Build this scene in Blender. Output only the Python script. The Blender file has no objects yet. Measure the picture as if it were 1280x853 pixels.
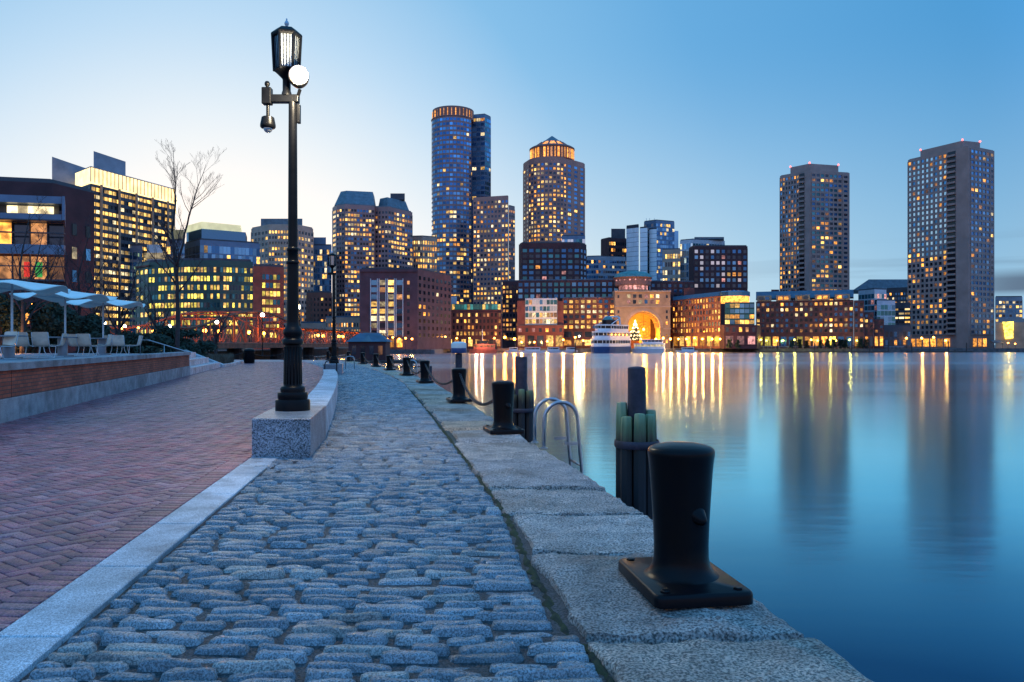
import bpy, math, random
import numpy as np
from mathutils import Vector, Matrix, noise

R = math.radians
PI = math.pi
C = bpy.context.scene.collection
random.seed(7)
EYE, HOR, F = 1.4, 431.0, 1000.0

# ------------------------------------------------------------------ camera
cam_d = bpy.data.cameras.new('camera')
cam = bpy.data.objects.new('camera', cam_d)
C.objects.link(cam)
cam.location = (0, 0, EYE)
cam.rotation_euler = (R(90), 0, 0)
cam_d.sensor_width = 36
cam_d.lens = 36 * F / 1280
cam_d.shift_y = 4.5 / 1280
cam_d.clip_end = 9000
cam_d.clip_start = 0.05
bpy.context.scene.camera = cam

# ------------------------------------------------------------------ view + sky + sun
sc = bpy.context.scene
sc.render.engine = 'CYCLES'
sc.view_settings.view_transform = 'Standard'
sc.view_settings.look = 'None'
sc.view_settings.gamma = 1
sc.view_settings.exposure = 0.0
sc.cycles.use_denoising = True
sc.cycles.max_bounces = 6
sc.cycles.diffuse_bounces = 3
sc.cycles.glossy_bounces = 3
sc.cycles.transmission_bounces = 4
sc.cycles.caustics_reflective = False
sc.cycles.caustics_refractive = False
sc.cycles.sample_clamp_indirect = 4.0

SUN_AZ = math.atan2(-0.37, 1.0)      # set sun stands behind the left of the view
SUN_EL = R(1.5)
world = bpy.data.worlds.new('World')
sc.world = world
world.use_nodes = True
nt = world.node_tree
for n in list(nt.nodes):
    nt.nodes.remove(n)


def N(tree, kind, **kw):
    n = tree.nodes.new(kind)
    for k, v in kw.items():
        if k.startswith('i_'):
            n.inputs[int(k[2:]) if k[2:].isdigit() else k[2:].replace('_', ' ')].default_value = v
        else:
            setattr(n, k, v)
    return n


def ramp(tree, stops, interp='LINEAR'):
    r = tree.nodes.new('ShaderNodeValToRGB')
    cr = r.color_ramp
    cr.interpolation = interp
    while len(cr.elements) > 1:
        cr.elements.remove(cr.elements[0])
    cr.elements[0].position = stops[0][0]
    cr.elements[0].color = (*stops[0][1], 1)
    for p, c in stops[1:]:
        e = cr.elements.new(p)
        e.color = (*c, 1)
    return r


L = nt.links.new
tc = N(nt, 'ShaderNodeTexCoord')
nrm = N(nt, 'ShaderNodeVectorMath', operation='NORMALIZE')
L(tc.outputs['Generated'], nrm.inputs[0])
gd = Vector((-0.36, 1.0, 0.06)).normalized()
dot = N(nt, 'ShaderNodeVectorMath', operation='DOT_PRODUCT')
L(nrm.outputs[0], dot.inputs[0])
dot.inputs[1].default_value = gd
ac = N(nt, 'ShaderNodeMath', operation='ARCCOSINE')
L(dot.outputs['Value'], ac.inputs[0])
th = N(nt, 'ShaderNodeMath', operation='DIVIDE', i_1=PI)
L(ac.outputs[0], th.inputs[0])
d2 = 1 / 180
high = ramp(nt, [(0, (.97, .95, .90)), (6 * d2, (.90, .94, .95)), (12 * d2, (.70, .84, .95)), (18 * d2, (.47, .70, .92)),
                 (26 * d2, (.215, .51, .82)), (36 * d2, (.12, .40, .74)), (51 * d2, (.068, .325, .67)),
                 (68 * d2, (.075, .41, .95)), (100 * d2, (.13, .60, 1.42)), (1.0, (.20, .56, 1.28))])
low = ramp(nt, [(0, (1.0, .97, .92)), (8 * d2, (.97, .97, .96)), (16 * d2, (.86, .92, .95)), (27 * d2, (.62, .78, .88)),
                (38 * d2, (.43, .67, .85)), (50 * d2, (.285, .545, .77)), (64 * d2, (.40, .56, .67)), (80 * d2, (.42, .54, .64)), (120 * d2, (.50, .39, .38)),
                (1.0, (.58, .41, .38))])
L(th.outputs[0], high.inputs[0])
L(th.outputs[0], low.inputs[0])
sep = N(nt, 'ShaderNodeSeparateXYZ')
L(nrm.outputs[0], sep.inputs[0])
el = N(nt, 'ShaderNodeMapRange', interpolation_type='SMOOTHSTEP')
el.inputs['From Min'].default_value = 0.0
el.inputs['From Max'].default_value = 0.36
el.inputs['To Min'].default_value = 0.0
el.inputs['To Max'].default_value = 1.0
L(sep.outputs['Z'], el.inputs['Value'])
mx = N(nt, 'ShaderNodeMix', data_type='RGBA')
L(el.outputs[0], mx.inputs['Factor'])
L(low.outputs[0], mx.inputs['A'])
L(high.outputs[0], mx.inputs['B'])
# thin cloud bank low on the right, streaky
mp = N(nt, 'ShaderNodeMapping')
mp.inputs['Scale'].default_value = (2.2, 2.2, 34)
L(nrm.outputs[0], mp.inputs[0])
cn = N(nt, 'ShaderNodeTexNoise')
cn.inputs['Scale'].default_value = 1.6
cn.inputs['Detail'].default_value = 5
L(mp.outputs[0], cn.inputs['Vector'])
cr = ramp(nt, [(0.50, (0, 0, 0)), (0.60, (1, 1, 1))])
L(cn.outputs[0], cr.inputs[0])
zb = ramp(nt, [(0.0, (0, 0, 0)), (0.052, (0, 0, 0)), (0.058, (1, 1, 1)), (0.070, (1, 1, 1)), (0.082, (0, 0, 0))])
L(sep.outputs['Z'], zb.inputs[0])
xb = N(nt, 'ShaderNodeMapRange', interpolation_type='SMOOTHSTEP')
xb.inputs['From Min'].default_value = 0.44
xb.inputs['From Max'].default_value = 0.54
L(sep.outputs['X'], xb.inputs['Value'])
m1 = N(nt, 'ShaderNodeMath', operation='MULTIPLY')
L(zb.outputs[0], m1.inputs[0])
L(xb.outputs[0], m1.inputs[1])
zw = ramp(nt, [(0.02, (0, 0, 0)), (0.05, (.5, .5, .5)), (0.13, (0, 0, 0))])
L(sep.outputs['Z'], zw.inputs[0])
m2 = N(nt, 'ShaderNodeMath', operation='MULTIPLY')
L(zw.outputs[0], m2.inputs[0])
L(cr.outputs[0], m2.inputs[1])
xw = N(nt, 'ShaderNodeMapRange')
xw.inputs['From Min'].default_value = 0.05
xw.inputs['From Max'].default_value = 0.5
L(sep.outputs['X'], xw.inputs['Value'])
m3 = N(nt, 'ShaderNodeMath', operation='MULTIPLY')
L(m2.outputs[0], m3.inputs[0])
L(xw.outputs[0], m3.inputs[1])
mxx = N(nt, 'ShaderNodeMath', operation='MAXIMUM')
L(m1.outputs[0], mxx.inputs[0])
L(m3.outputs[0], mxx.inputs[1])
mc = N(nt, 'ShaderNodeMix', data_type='RGBA')
mc.inputs['B'].default_value = (.085, .17, .29, 1)
L(mxx.outputs[0], mc.inputs['Factor'])
L(mx.outputs['Result'], mc.inputs['A'])
sky = N(nt, 'ShaderNodeTexSky', sky_type='NISHITA')
sky.sun_disc = False
sky.sun_elevation = SUN_EL
sky.sun_rotation = SUN_AZ
bg1 = N(nt, 'ShaderNodeBackground')
bg1.inputs['Strength'].default_value = 0.02
L(sky.outputs[0], bg1.inputs['Color'])
bg2 = N(nt, 'ShaderNodeBackground')
bg2.inputs['Strength'].default_value = 0.97
L(mc.outputs['Result'], bg2.inputs['Color'])
ad = N(nt, 'ShaderNodeAddShader')
L(bg1.outputs[0], ad.inputs[0])
L(bg2.outputs[0], ad.inputs[1])
wo = N(nt, 'ShaderNodeOutputWorld')
L(ad.outputs[0], wo.inputs['Surface'])

sd = bpy.data.lights.new('sun', 'SUN')
sd.energy = 0.12
sd.angle = R(12)
sd.color = (1, .82, .62)
sun = bpy.data.objects.new('sun', sd)
C.objects.link(sun)
sv = Vector((math.sin(SUN_AZ), math.cos(SUN_AZ), math.tan(R(5))))
sun.rotation_euler = sv.to_track_quat('Z', 'Y').to_euler()


# ------------------------------------------------------------------ helpers
def px(x, Y):
    return (x - 640) / F * Y


def pz(y, Y):
    return EYE + (HOR - y) / F * Y


def at(x, Y):
    return Vector((px(x, Y), Y))


def lerp_tab(tab, y):
    for (a, va), (b, vb) in zip(tab, tab[1:]):
        if y <= b:
            t = (y - a) / (b - a)
            return va + (vb - va) * t
    return tab[-1][1]


class MB:
    def __init__(s):
        s.v, s.f = [], []

    def add(s, vs, fs):
        o = len(s.v)
        s.v += [tuple(v) for v in vs]
        s.f += [tuple(i + o for i in f) for f in fs]

    def box(s, x0, x1, y0, y1, z0, z1):
        s.add([(x0, y0, z0), (x1, y0, z0), (x1, y1, z0), (x0, y1, z0), (x0, y0, z1), (x1, y0, z1), (x1, y1, z1), (x0, y1, z1)],
              [(0, 3, 2, 1), (4, 5, 6, 7), (0, 1, 5, 4), (1, 2, 6, 5), (2, 3, 7, 6), (3, 0, 4, 7)])

    def obox(s, c, u, w, d, h):
        """box centred at c, width w along u (xy), depth d along the normal, height h"""
        u = Vector((u[0], u[1], 0)).normalized()
        n = Vector((u.y, -u.x, 0))
        c = Vector(c)
        k = Vector((0, 0, 1))
        vs = [c + u * (sx * w / 2) - n * (sy * d / 2) + k * (sz * h / 2) for sz in (-1, 1) for sx, sy in ((-1, -1), (1, -1), (1, 1), (-1, 1))]
        s.add(vs, [(0, 3, 2, 1), (4, 5, 6, 7), (0, 1, 5, 4), (1, 2, 6, 5), (2, 3, 7, 6), (3, 0, 4, 7)])

    def prism(s, poly, z0, z1, poly1=None):
        n = len(poly)
        p1 = poly1 or poly
        area = sum(poly[i][0] * poly[(i + 1) % n][1] - poly[(i + 1) % n][0] * poly[i][1] for i in range(n))
        if area < 0:
            poly = list(reversed(poly))
            p1 = list(reversed(p1))
        g = (lambda p, z: (p[0], p[1], p[2] if len(p) > 2 else z))
        vs = [g(p, z0) for p in poly] + [g(p, z1) for p in p1]
        fs = [tuple(reversed(range(n))), tuple(range(n, 2 * n))]
        fs += [(i, (i + 1) % n, n + (i + 1) % n, n + i) for i in range(n)]
        s.add(vs, fs)

    def lathe(s, prof, c=(0, 0, 0), seg=24, a0=0.0, cap=True):
        n = len(prof)
        vs = []
        for r, z in prof:
            for k in range(seg):
                a = a0 + 2 * PI * k / seg
                vs.append((c[0] + r * math.cos(a), c[1] + r * math.sin(a), c[2] + z))
        fs = []
        for i in range(n - 1):
            for k in range(seg):
                k2 = (k + 1) % seg
                fs.append((i * seg + k, i * seg + k2, (i + 1) * seg + k2, (i + 1) * seg + k))
        if cap:
            fs.append(tuple(reversed(range(seg))))
            fs.append(tuple(range((n - 1) * seg, n * seg)))
        s.add(vs, fs)

    def tube(s, pts, r, seg=6, r1=None, closed=False):
        pts = [Vector(p) for p in pts]
        n = len(pts)
        vs = []
        up = Vector((0, 0, 1))
        prev = None
        for i, p in enumerate(pts):
            if closed:
                t = pts[(i + 1) % n] - pts[i - 1]
            else:
                t = pts[min(i + 1, n - 1)] - pts[max(i - 1, 0)]
            t.normalize()
            if prev is None:
                ref = up if abs(t.z) < .9 else Vector((1, 0, 0))
                a = t.cross(ref).normalized()
            else:
                a = (prev - t * prev.dot(t)).normalized()
            prev = a
            b = t.cross(a)
            rr = (r[i] if isinstance(r, (list, tuple)) else (r if r1 is None else r + (r1 - r) * i / (n - 1)))
            for k in range(seg):
                q = 2 * PI * k / seg
                vs.append(p + a * (rr * math.cos(q)) + b * (rr * math.sin(q)))
        fs = []
        for i in range(n if closed else n - 1):
            j = (i + 1) % n
            for k in range(seg):
                k2 = (k + 1) % seg
                fs.append((i * seg + k, i * seg + k2, j * seg + k2, j * seg + k))
        if not closed:
            fs.append(tuple(reversed(range(seg))))
            fs.append(tuple(range((n - 1) * seg, n * seg)))
        s.add(vs, fs)

    def bar(s, a, b, r, seg=4):
        s.tube([a, b], r, seg)

    def ball(s, c, r, seg=12, rings=8, sz=1.0):
        prof = [(max(1e-4, r * math.sin(PI * i / rings)), -r * sz * math.cos(PI * i / rings)) for i in range(rings + 1)]
        s.lathe(prof, c, seg)

    def build(s, name, m, parent=None, smooth=False, loc=None, bevel=0, sharp=None):
        me = bpy.data.meshes.new(name)
        me.from_pydata(s.v, [], s.f)
        if m is not None:
            me.materials.append(m)
        if smooth:
            me.polygons.foreach_set('use_smooth', [True] * len(me.polygons))
            if sharp:
                me.set_sharp_from_angle(angle=R(sharp))
        me.update()
        o = bpy.data.objects.new(name, me)
        C.objects.link(o)
        if loc is not None:
            o.location = loc
        if parent is not None:
            o.parent = parent
        if bevel:
            b = o.modifiers.new('bevel', 'BEVEL')
            b.width = bevel
            b.segments = 2
            b.limit_method = 'ANGLE'
        return o


def tag(o, label=None, cat=None, group=None, kind=None):
    if label:
        o['label'] = label
    if cat:
        o['category'] = cat
    if group:
        o['group'] = group
    if kind:
        o['kind'] = kind
    return o


def thing(name, label, cat, loc=(0, 0, 0), rz=0, group=None):
    o = bpy.data.objects.new(name, None)
    o.empty_display_size = .2
    C.objects.link(o)
    o.location = loc
    o.rotation_euler = (0, 0, rz)
    return tag(o, label, cat, group)


def dup(root, loc, rz=None, label=None, group=None, scale=None):
    r = root.copy()
    C.objects.link(r)
    r.location = loc
    if rz is not None:
        r.rotation_euler = (0, 0, rz)
    if scale:
        r.scale = (scale,) * 3
    if label:
        r['label'] = label
    if group:
        r['group'] = group
    for ch in list(root.children):
        c = ch.copy()
        C.objects.link(c)
        c.parent = r
        for g in list(ch.children):
            d = g.copy()
            C.objects.link(d)
            d.parent = c
    return r


def lamp_light(name, loc, energy, color, radius=.15, parent=None):
    d = bpy.data.lights.new(name, 'POINT')
    d.energy = energy
    d.color = color
    d.shadow_soft_size = radius
    d.specular_factor = 1.0 if 'flood' in name else .2
    o = bpy.data.objects.new(name, d)
    C.objects.link(o)
    o.location = loc
    if parent is not None:
        o.parent = parent
    return o


# ------------------------------------------------------------------ materials
M = {}


def base_mat(name):
    m = bpy.data.materials.new(name)
    m.use_nodes = True
    t = m.node_tree
    return m, t, t.nodes['Principled BSDF']


def mat(name, col, rough=.6, metal=0.0, var=.18, scale=1.0, bump=0.0, bscale=None, spec=None, col2=None, island=0.0, coat=0.0, bdist=.02, detail=5):
    m, t, p = base_mat(name)
    lk = t.links.new
    p.inputs['Roughness'].default_value = rough
    p.inputs['Metallic'].default_value = metal
    if spec is not None:
        p.inputs['Specular IOR Level'].default_value = spec
    if coat:
        p.inputs['Coat Weight'].default_value = coat
        p.inputs['Coat Roughness'].default_value = .15
    g = N(t, 'ShaderNodeNewGeometry')
    nz = N(t, 'ShaderNodeTexNoise')
    nz.inputs['Scale'].default_value = scale
    nz.inputs['Detail'].default_value = detail
    nz.inputs['Roughness'].default_value = .6
    lk(g.outputs['Position'], nz.inputs['Vector'])
    c2 = col2 or tuple(max(0, c * (1 - var * 1.6)) for c in col)
    c1 = col if col2 else tuple(min(1, c * (1 + var)) for c in col)
    rp = ramp(t, [(.32, c2), (.68, c1)])
    lk(nz.outputs[0], rp.inputs[0])
    out = rp.outputs[0]
    if island:
        hs = N(t, 'ShaderNodeHueSaturation')
        mr = N(t, 'ShaderNodeMapRange')
        mr.inputs['To Min'].default_value = 1 - island
        mr.inputs['To Max'].default_value = 1 + island
        lk(g.outputs['Random Per Island'], mr.inputs['Value'])
        lk(mr.outputs[0], hs.inputs['Value'])
        lk(out, hs.inputs['Color'])
        out = hs.outputs[0]
    lk(out, p.inputs['Base Color'])
    if bump:
        b = N(t, 'ShaderNodeBump')
        b.inputs['Strength'].default_value = bump
        b.inputs['Distance'].default_value = bdist
        n2 = N(t, 'ShaderNodeTexNoise')
        n2.inputs['Scale'].default_value = bscale or scale * 8
        n2.inputs['Detail'].default_value = 6
        n2.inputs['Roughness'].default_value = .65
        lk(g.outputs['Position'], n2.inputs['Vector'])
        lk(n2.outputs[0], b.inputs['Height'])
        lk(b.outputs[0], p.inputs['Normal'])
    M[name] = m
    return m


def lit_mat(name, col, strength, lo=.25, nscale=.9):
    m, t, p = base_mat(name)
    lk = t.links.new
    p.inputs['Base Color'].default_value = (.03, .03, .035, 1)
    p.inputs['Roughness'].default_value = .15
    g = N(t, 'ShaderNodeNewGeometry')
    oi = N(t, 'ShaderNodeObjectInfo')
    a = N(t, 'ShaderNodeMath', operation='ADD')
    lk(g.outputs['Random Per Island'], a.inputs[0])
    lk(oi.outputs['Random'], a.inputs[1])
    fr = N(t, 'ShaderNodeMath', operation='FRACT')
    lk(a.outputs[0], fr.inputs[0])
    nz = N(t, 'ShaderNodeTexNoise')
    nz.inputs['Scale'].default_value = nscale
    nz.inputs['Detail'].default_value = 3
    lk(g.outputs['Position'], nz.inputs['Vector'])
    mr = N(t, 'ShaderNodeMapRange')
    mr.inputs['From Min'].default_value = .36
    mr.inputs['From Max'].default_value = .62
    mr.inputs['To Min'].default_value = lo
    mr.inputs['To Max'].default_value = 1.0
    lk(nz.outputs[0], mr.inputs['Value'])
    m1 = N(t, 'ShaderNodeMapRange')
    pw_ = N(t, 'ShaderNodeMath', operation='POWER', i_1=1.6)
    lk(fr.outputs[0], pw_.inputs[0])
    m1.inputs['To Min'].default_value = .18 * strength
    m1.inputs['To Max'].default_value = 1.25 * strength
    lk(pw_.outputs[0], m1.inputs['Value'])
    mm = N(t, 'ShaderNodeMath', operation='MULTIPLY')
    lk(mr.outputs[0], mm.inputs[0])
    lk(m1.outputs[0], mm.inputs[1])
    p.inputs['Emission Color'].default_value = (*col, 1)
    lk(mm.outputs[0], p.inputs['Emission Strength'])
    M[name] = m
    return m


def glow_mat(name, col, strength):
    m, t, p = base_mat(name)
    p.inputs['Base Color'].default_value = (*col, 1)
    p.inputs['Emission Color'].default_value = (*col, 1)
    p.inputs['Emission Strength'].default_value = strength
    M[name] = m
    return m


def glass_mat(name, col, metal, rough=.08, lo=.55):
    m, t, p = base_mat(name)
    lk = t.links.new
    g = N(t, 'ShaderNodeNewGeometry')
    oi = N(t, 'ShaderNodeObjectInfo')
    a = N(t, 'ShaderNodeMath', operation='ADD')
    lk(g.outputs['Random Per Island'], a.inputs[0])
    lk(oi.outputs['Random'], a.inputs[1])
    fr = N(t, 'ShaderNodeMath', operation='FRACT')
    lk(a.outputs[0], fr.inputs[0])
    rp = ramp(t, [(0, tuple(c * lo for c in col)), (1, tuple(min(1, c * 1.3) for c in col))])
    lk(fr.outputs[0], rp.inputs[0])
    lk(rp.outputs[0], p.inputs['Base Color'])
    p.inputs['Metallic'].default_value = metal
    p.inputs['Roughness'].default_value = rough
    M[name] = m
    return m


# building skins
mat('brick_red', (.17, .052, .046), .85, scale=.25, var=.2)
mat('brick_rust', (.24, .08, .052), .85, scale=.3, var=.2)
mat('brick_dark', (.085, .030, .032), .85, scale=.25, var=.2)
mat('brick_brown', (.13, .062, .072), .85, scale=.25, var=.2)
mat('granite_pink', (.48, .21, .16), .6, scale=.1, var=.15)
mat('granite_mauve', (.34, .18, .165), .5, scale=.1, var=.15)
mat('concrete', (.37, .25, .215), .8, scale=.15, var=.12)
mat('concrete_grey', (.30, .30, .33), .8, scale=.2, var=.15)
mat('stone_beige', (.48, .33, .25), .8, scale=.2, var=.15)
mat('stone_tan', (.42, .27, .17), .8, scale=.3, var=.15)
mat('metal_blue', (.14, .20, .29), .45, metal=.3, scale=.5, var=.1)
mat('dark_panel', (.05, .055, .07), .5, scale=.3, var=.2)
mat('slate_roof', (.075, .12, .17), .6, scale=.6, var=.2)
mat('lead_roof', (.13, .17, .20), .5, scale=.5, var=.2, metal=.2)
mat('copper_roof', (.09, .25, .24), .55, scale=.6, var=.2)
mat('white_frame', (.62, .62, .64), .5, scale=1, var=.06)
mat('pale_metal', (.50, .53, .58), .4, metal=.3, scale=.6, var=.1)
mat('teal_panel', (.025, .085, .075), .35, metal=.2, scale=.4, var=.15)
mat('terracotta', (.25, .13, .11), .7, scale=.3, var=.1)
lit_mat('lit_yellow', (1, .56, .13), 2.9)
lit_mat('lit_amber', (1, .38, .055), 3.0)
lit_mat('lit_pale', (1, .78, .42), 2.3)
lit_mat('lit_cool', (.75, .95, .9), .9)
lit_mat('lit_dim', (1, .42, .14), .9)
lit_mat('lit_rose', (1, .42, .38), 1.5)
lit_mat('lit_band', (1, .74, .32), 3.0, lo=.7, nscale=.3)
lit_mat('lit_office', (1, .58, .14), 2.8, lo=.4)
lit_mat('lit_cornice', (.85, .86, .55), .9, lo=.75, nscale=.2)
lit_mat('lit_lime', (1, .76, .10), 3.0)
glass_mat('glass_dark', (.06, .08, .11), .55)
glass_mat('glass_black', (.02, .024, .032), .2)
glass_mat('glass_blue', (.15, .38, .64), .75)
glass_mat('glass_deep', (.05, .18, .40), .75)
glass_mat('glass_teal', (.06, .24, .30), .7)
glass_mat('glass_silver', (.95, .97, .96), .05, .22, .9)
glass_mat('glass_sky', (.86, .96, .97), .95, .1, .85)
WARM = ('lit_yellow', 'lit_yellow', 'lit_amber', 'lit_pale')
DIM = ('lit_dim', 'lit_dim', 'lit_dim', 'lit_amber', 'lit_amber', 'lit_yellow')
HOME = ('lit_amber', 'lit_amber', 'lit_yellow', 'lit_dim', 'lit_pale')
OFFICE = ('lit_yellow', 'lit_pale', 'lit_yellow', 'lit_amber')

WIN_MESH = {}


def win_mesh(w, h, mk):
    key = (round(w, 2), round(h, 2), mk)
    if key not in WIN_MESH:
        b = MB()
        b.box(-w / 2, w / 2, -.04, .04, -h / 2, h / 2)
        me = bpy.data.meshes.new('window')
        me.from_pydata(b.v, [], b.f)
        me.materials.append(M[mk])
        WIN_MESH[key] = me
    return WIN_MESH[key]


def place_windows(root, wins):
    """wins: list of (centre, angle, w, h, matkey). The 100 that show largest become parts, the rest one stuff part per building."""
    def seen(wn):
        c, a, w, h, mk = wn
        n = Vector((math.sin(a), -math.cos(a)))
        v = Vector((-c.x, -c.y)).normalized()
        return max(.02, n.dot(v)) * w * h / (c.x ** 2 + c.y ** 2)
    order = sorted(wins, key=lambda q: -(round(math.log(seen(q)) * 4) + (.5 if q[4].startswith('lit') else 0)))
    base = Vector(root.location)
    for c, a, w, h, mk in order[:100]:
        o = bpy.data.objects.new('window', win_mesh(w, h, mk))
        C.objects.link(o)
        o.parent = root
        o.location = c - base
        o.rotation_euler = (0, 0, a)
    rest = order[100:]
    if rest:
        b = MB()
        keys = sorted({q[4] for q in rest})
        idx = []
        for c, a, w, h, mk in rest:
            b.obox(c - base, (math.cos(a), math.sin(a)), w, .08, h)
            idx += [keys.index(mk)] * 6
        o = b.build('window', None, root)
        for k in keys:
            o.data.materials.append(M[k])
        o.data.polygons.foreach_set('material_index', idx)
        o['kind'] = 'stuff'


def facade(wall, wins, p0, p1, z0, z1, n, m, w=.6, h=.5, lit=.3, lm=OFFICE, um=('glass_dark',), pier=.25, x0=0.0, x1=1.0, umlow=None, umsplit=0, rows=None, rng=None,
           bands=True, piers=True, cl=.35):
    """window grid on the wall from p0 to p1 (left to right seen from outside)"""
    rng = rng or random
    u = (p1 - p0)
    Ltot = u.length
    u.normalize()
    nn = Vector((u.y, -u.x))
    ang = math.atan2(u.y, u.x)
    a, b = Ltot * x0, Ltot * x1
    cw = (b - a) / n
    chh = (z1 - z0) / m
    seed = rng.random() * 100
    for r in range(m):
        rowlit = lit * (rows[r] if rows else 1)
        for c in range(n):
            q = p0 + u * (a + cw * (c + .5)) + nn * .05
            cz = z0 + chh * (r + .5)
            k = noise.noise(Vector((c * .16 + seed, r * .83, seed))) * .9 + noise.noise(Vector((c * .5 + seed, r * .5, seed + 9))) * .35
            pr = rowlit * (1 + k * cl * 4)
            if rng.random() < pr:
                mk = rng.choice(lm)
            else:
                mk = rng.choice(umlow if umlow and r < umsplit else um)
            wins.append((Vector((q.x, q.y, cz)), ang, cw * w, chh * h, mk))
    if pier:
        if piers:
            pw = cw * (1 - w)
            for c in range(n + 1):
                ww = pw if 0 < c < n else pw * .96
                q = p0 + u * (a + cw * c) + nn * (pier / 2)
                if c == 0:
                    q += u * (ww * .25)
                    ww *= .5
                elif c == n:
                    q -= u * (ww * .25)
                    ww *= .5
                wall.obox((q.x, q.y, (z0 + z1) / 2), u, ww, pier, z1 - z0)
        if bands:
            bh = chh * (1 - h)
            for r in range(m + 1):
                q = p0 + u * ((a + b) / 2) + nn * (pier * .42)
                hh = bh if 0 < r < m else bh / 2
                zz = z0 + chh * r + (bh / 4 if r == 0 else (-bh / 4 if r == m else 0))
                wall.obox((q.x, q.y, zz), u, (b - a) * .998, pier * .84, hh * .99)


def building(name, label, front, depth, ztop, wallm, facs=(), z0=-.6, roofm='dark_panel', parapet=.7, cat='building', extras=None, seed=None):
    rng = random.Random(seed if seed is not None else hash(label) & 0 or len(label) * 131 + int(front[0][0] * 7))
    P = [at(x, Y) for x, Y in front]
    b1 = P[-1] * (1 + depth / P[-1].y)
    b0 = P[0] * (1 + depth / P[0].y)
    poly = P + [b1, b0]
    cx = sum(p.x for p in poly) / len(poly)
    cy = sum(p.y for p in poly) / len(poly)
    base = Vector((cx, cy, z0))
    root = thing(name, label, cat, base)
    wall = MB()
    wall.prism([(p.x, p.y) for p in poly], z0, ztop)
    wins = []
    for f in facs:
        f = dict(f)
        segs = f.pop('s', 0)
        segs = [segs] if isinstance(segs, int) else segs
        zb = f.pop('zb', z0 + 4)
        zt = f.pop('zt', ztop - 2)
        for sgm in segs:
            facade(wall, wins, P[sgm], P[sgm + 1], zb, zt, rng=rng, **f)
    wall.v = [(x - base.x, y - base.y, z - base.z) for x, y, z in wall.v]
    wall.build('wall', M[wallm], root)
    if parapet:
        rf = MB()
        ins = [((p.x - cx) * .97, (p.y - cy) * .97) for p in poly]
        rf.prism(ins, ztop - z0 + .01, ztop - z0 + parapet)
        rf.build('roof', M[roofm], root)
    place_windows(root, wins)
    return root, P, base


def part_prism(root, base, name, m, pts, z0, z1, pts1=None):
    b = MB()
    f = lambda q: [(p[0] - base.x, p[1] - base.y) for p in q]
    b.prism(f(pts), z0 - base.z, z1 - base.z, f(pts1) if pts1 else None)
    return b.build(name, M[m], root)


def quad_at(x0, x1, Y, depth):
    a, b = at(x0, Y), at(x1, Y)
    return [a, b, b * (1 + depth / Y), a * (1 + depth / Y)]


# ------------------------------------------------------------------ ground tables (quay geometry)
XE = [(-8, 3.1), (3.32, 1.51), (5.1, 1.28), (6.7, 1.12), (9.4, .68), (17.7, -.73), (29, -2.72), (36, -4.3), (43, -6.1), (50, -8.0), (57, -10.1), (66, -12.9), (72.5, -15.2)]
XS = [(-8, -.70), (3.81, -2.14), (9.8, -2.89), (12.3, -2.92), (18.6, -4.05), (26.6, -5.78), (31, -6.9), (46.7, -10.7), (60, -15), (80, -21.5)]


def xe(y):
    return lerp_tab(XE, y)


def xs(y):
    return lerp_tab(XS, y)


def xi(y):
    return xe(y) - 1.17


WZ = -2.4
# water
b = MB()
b.add([(-4000, -300, WZ), (6000, -300, WZ), (6000, 7000, WZ), (-4000, 7000, WZ)], [(0, 1, 2, 3)])
m, t, p = base_mat('harbour_water')
lk = t.links.new
t.nodes.remove(p)
out_ = [n for n in t.nodes if n.type == 'OUTPUT_MATERIAL'][0]
g = N(t, 'ShaderNodeNewGeometry')
mp1 = N(t, 'ShaderNodeMapping')
mp1.inputs['Scale'].default_value = (.35, 1.1, 1)
lk(g.outputs['Position'], mp1.inputs[0])
n1 = N(t, 'ShaderNodeTexNoise')
n1.inputs['Scale'].default_value = 1.3
n1.inputs['Detail'].default_value = 4
lk(mp1.outputs[0], n1.inputs['Vector'])
bp = N(t, 'ShaderNodeBump')
bp.inputs['Strength'].default_value = .11
bp.inputs['Distance'].default_value = .05
lk(n1.outputs[0], bp.inputs['Height'])
mp2 = N(t, 'ShaderNodeMapping')
mp2.inputs['Scale'].default_value = (.006, .035, 1)
lk(g.outputs['Position'], mp2.inputs[0])
n2 = N(t, 'ShaderNodeTexNoise')
n2.inputs['Scale'].default_value = 1.0
n2.inputs['Detail'].default_value = 3
lk(mp2.outputs[0], n2.inputs['Vector'])
rr = N(t, 'ShaderNodeMapRange')
rr.inputs['From Min'].default_value = .35
rr.inputs['From Max'].default_value = .65
rr.inputs['To Min'].default_value = .085
rr.inputs['To Max'].default_value = .15
lk(n2.outputs[0], rr.inputs['Value'])
df = N(t, 'ShaderNodeBsdfDiffuse')
df.inputs['Color'].default_value = (.002, .020, .07, 1)
gl_ = N(t, 'ShaderNodeBsdfGlossy')
gc_ = ramp(t, [(0, (.40, .84, 1)), (.84, (.46, .92, 1)), (.90, (.60, .96, 1)), (.955, (.95, 1, 1)), (1, (1, 1, 1))])
sy_ = N(t, 'ShaderNodeSeparateXYZ')
lk(g.outputs['Position'], sy_.inputs[0])
wy_ = N(t, 'ShaderNodeMapRange')
wy_.inputs['From Min'].default_value = 30
wy_.inputs['From Max'].default_value = 160
wy_.inputs['To Min'].default_value = 0
wy_.inputs['To Max'].default_value = .09
lk(sy_.outputs['Y'], wy_.inputs['Value'])
ra_ = N(t, 'ShaderNodeMath', operation='ADD')
lk(rr.outputs[0], ra_.inputs[0])
lk(wy_.outputs[0], ra_.inputs[1])
lk(ra_.outputs[0], gl_.inputs['Roughness'])
lk(bp.outputs[0], gl_.inputs['Normal'])
lw = N(t, 'ShaderNodeLayerWeight')
lw.inputs['Blend'].default_value = .5
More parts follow.
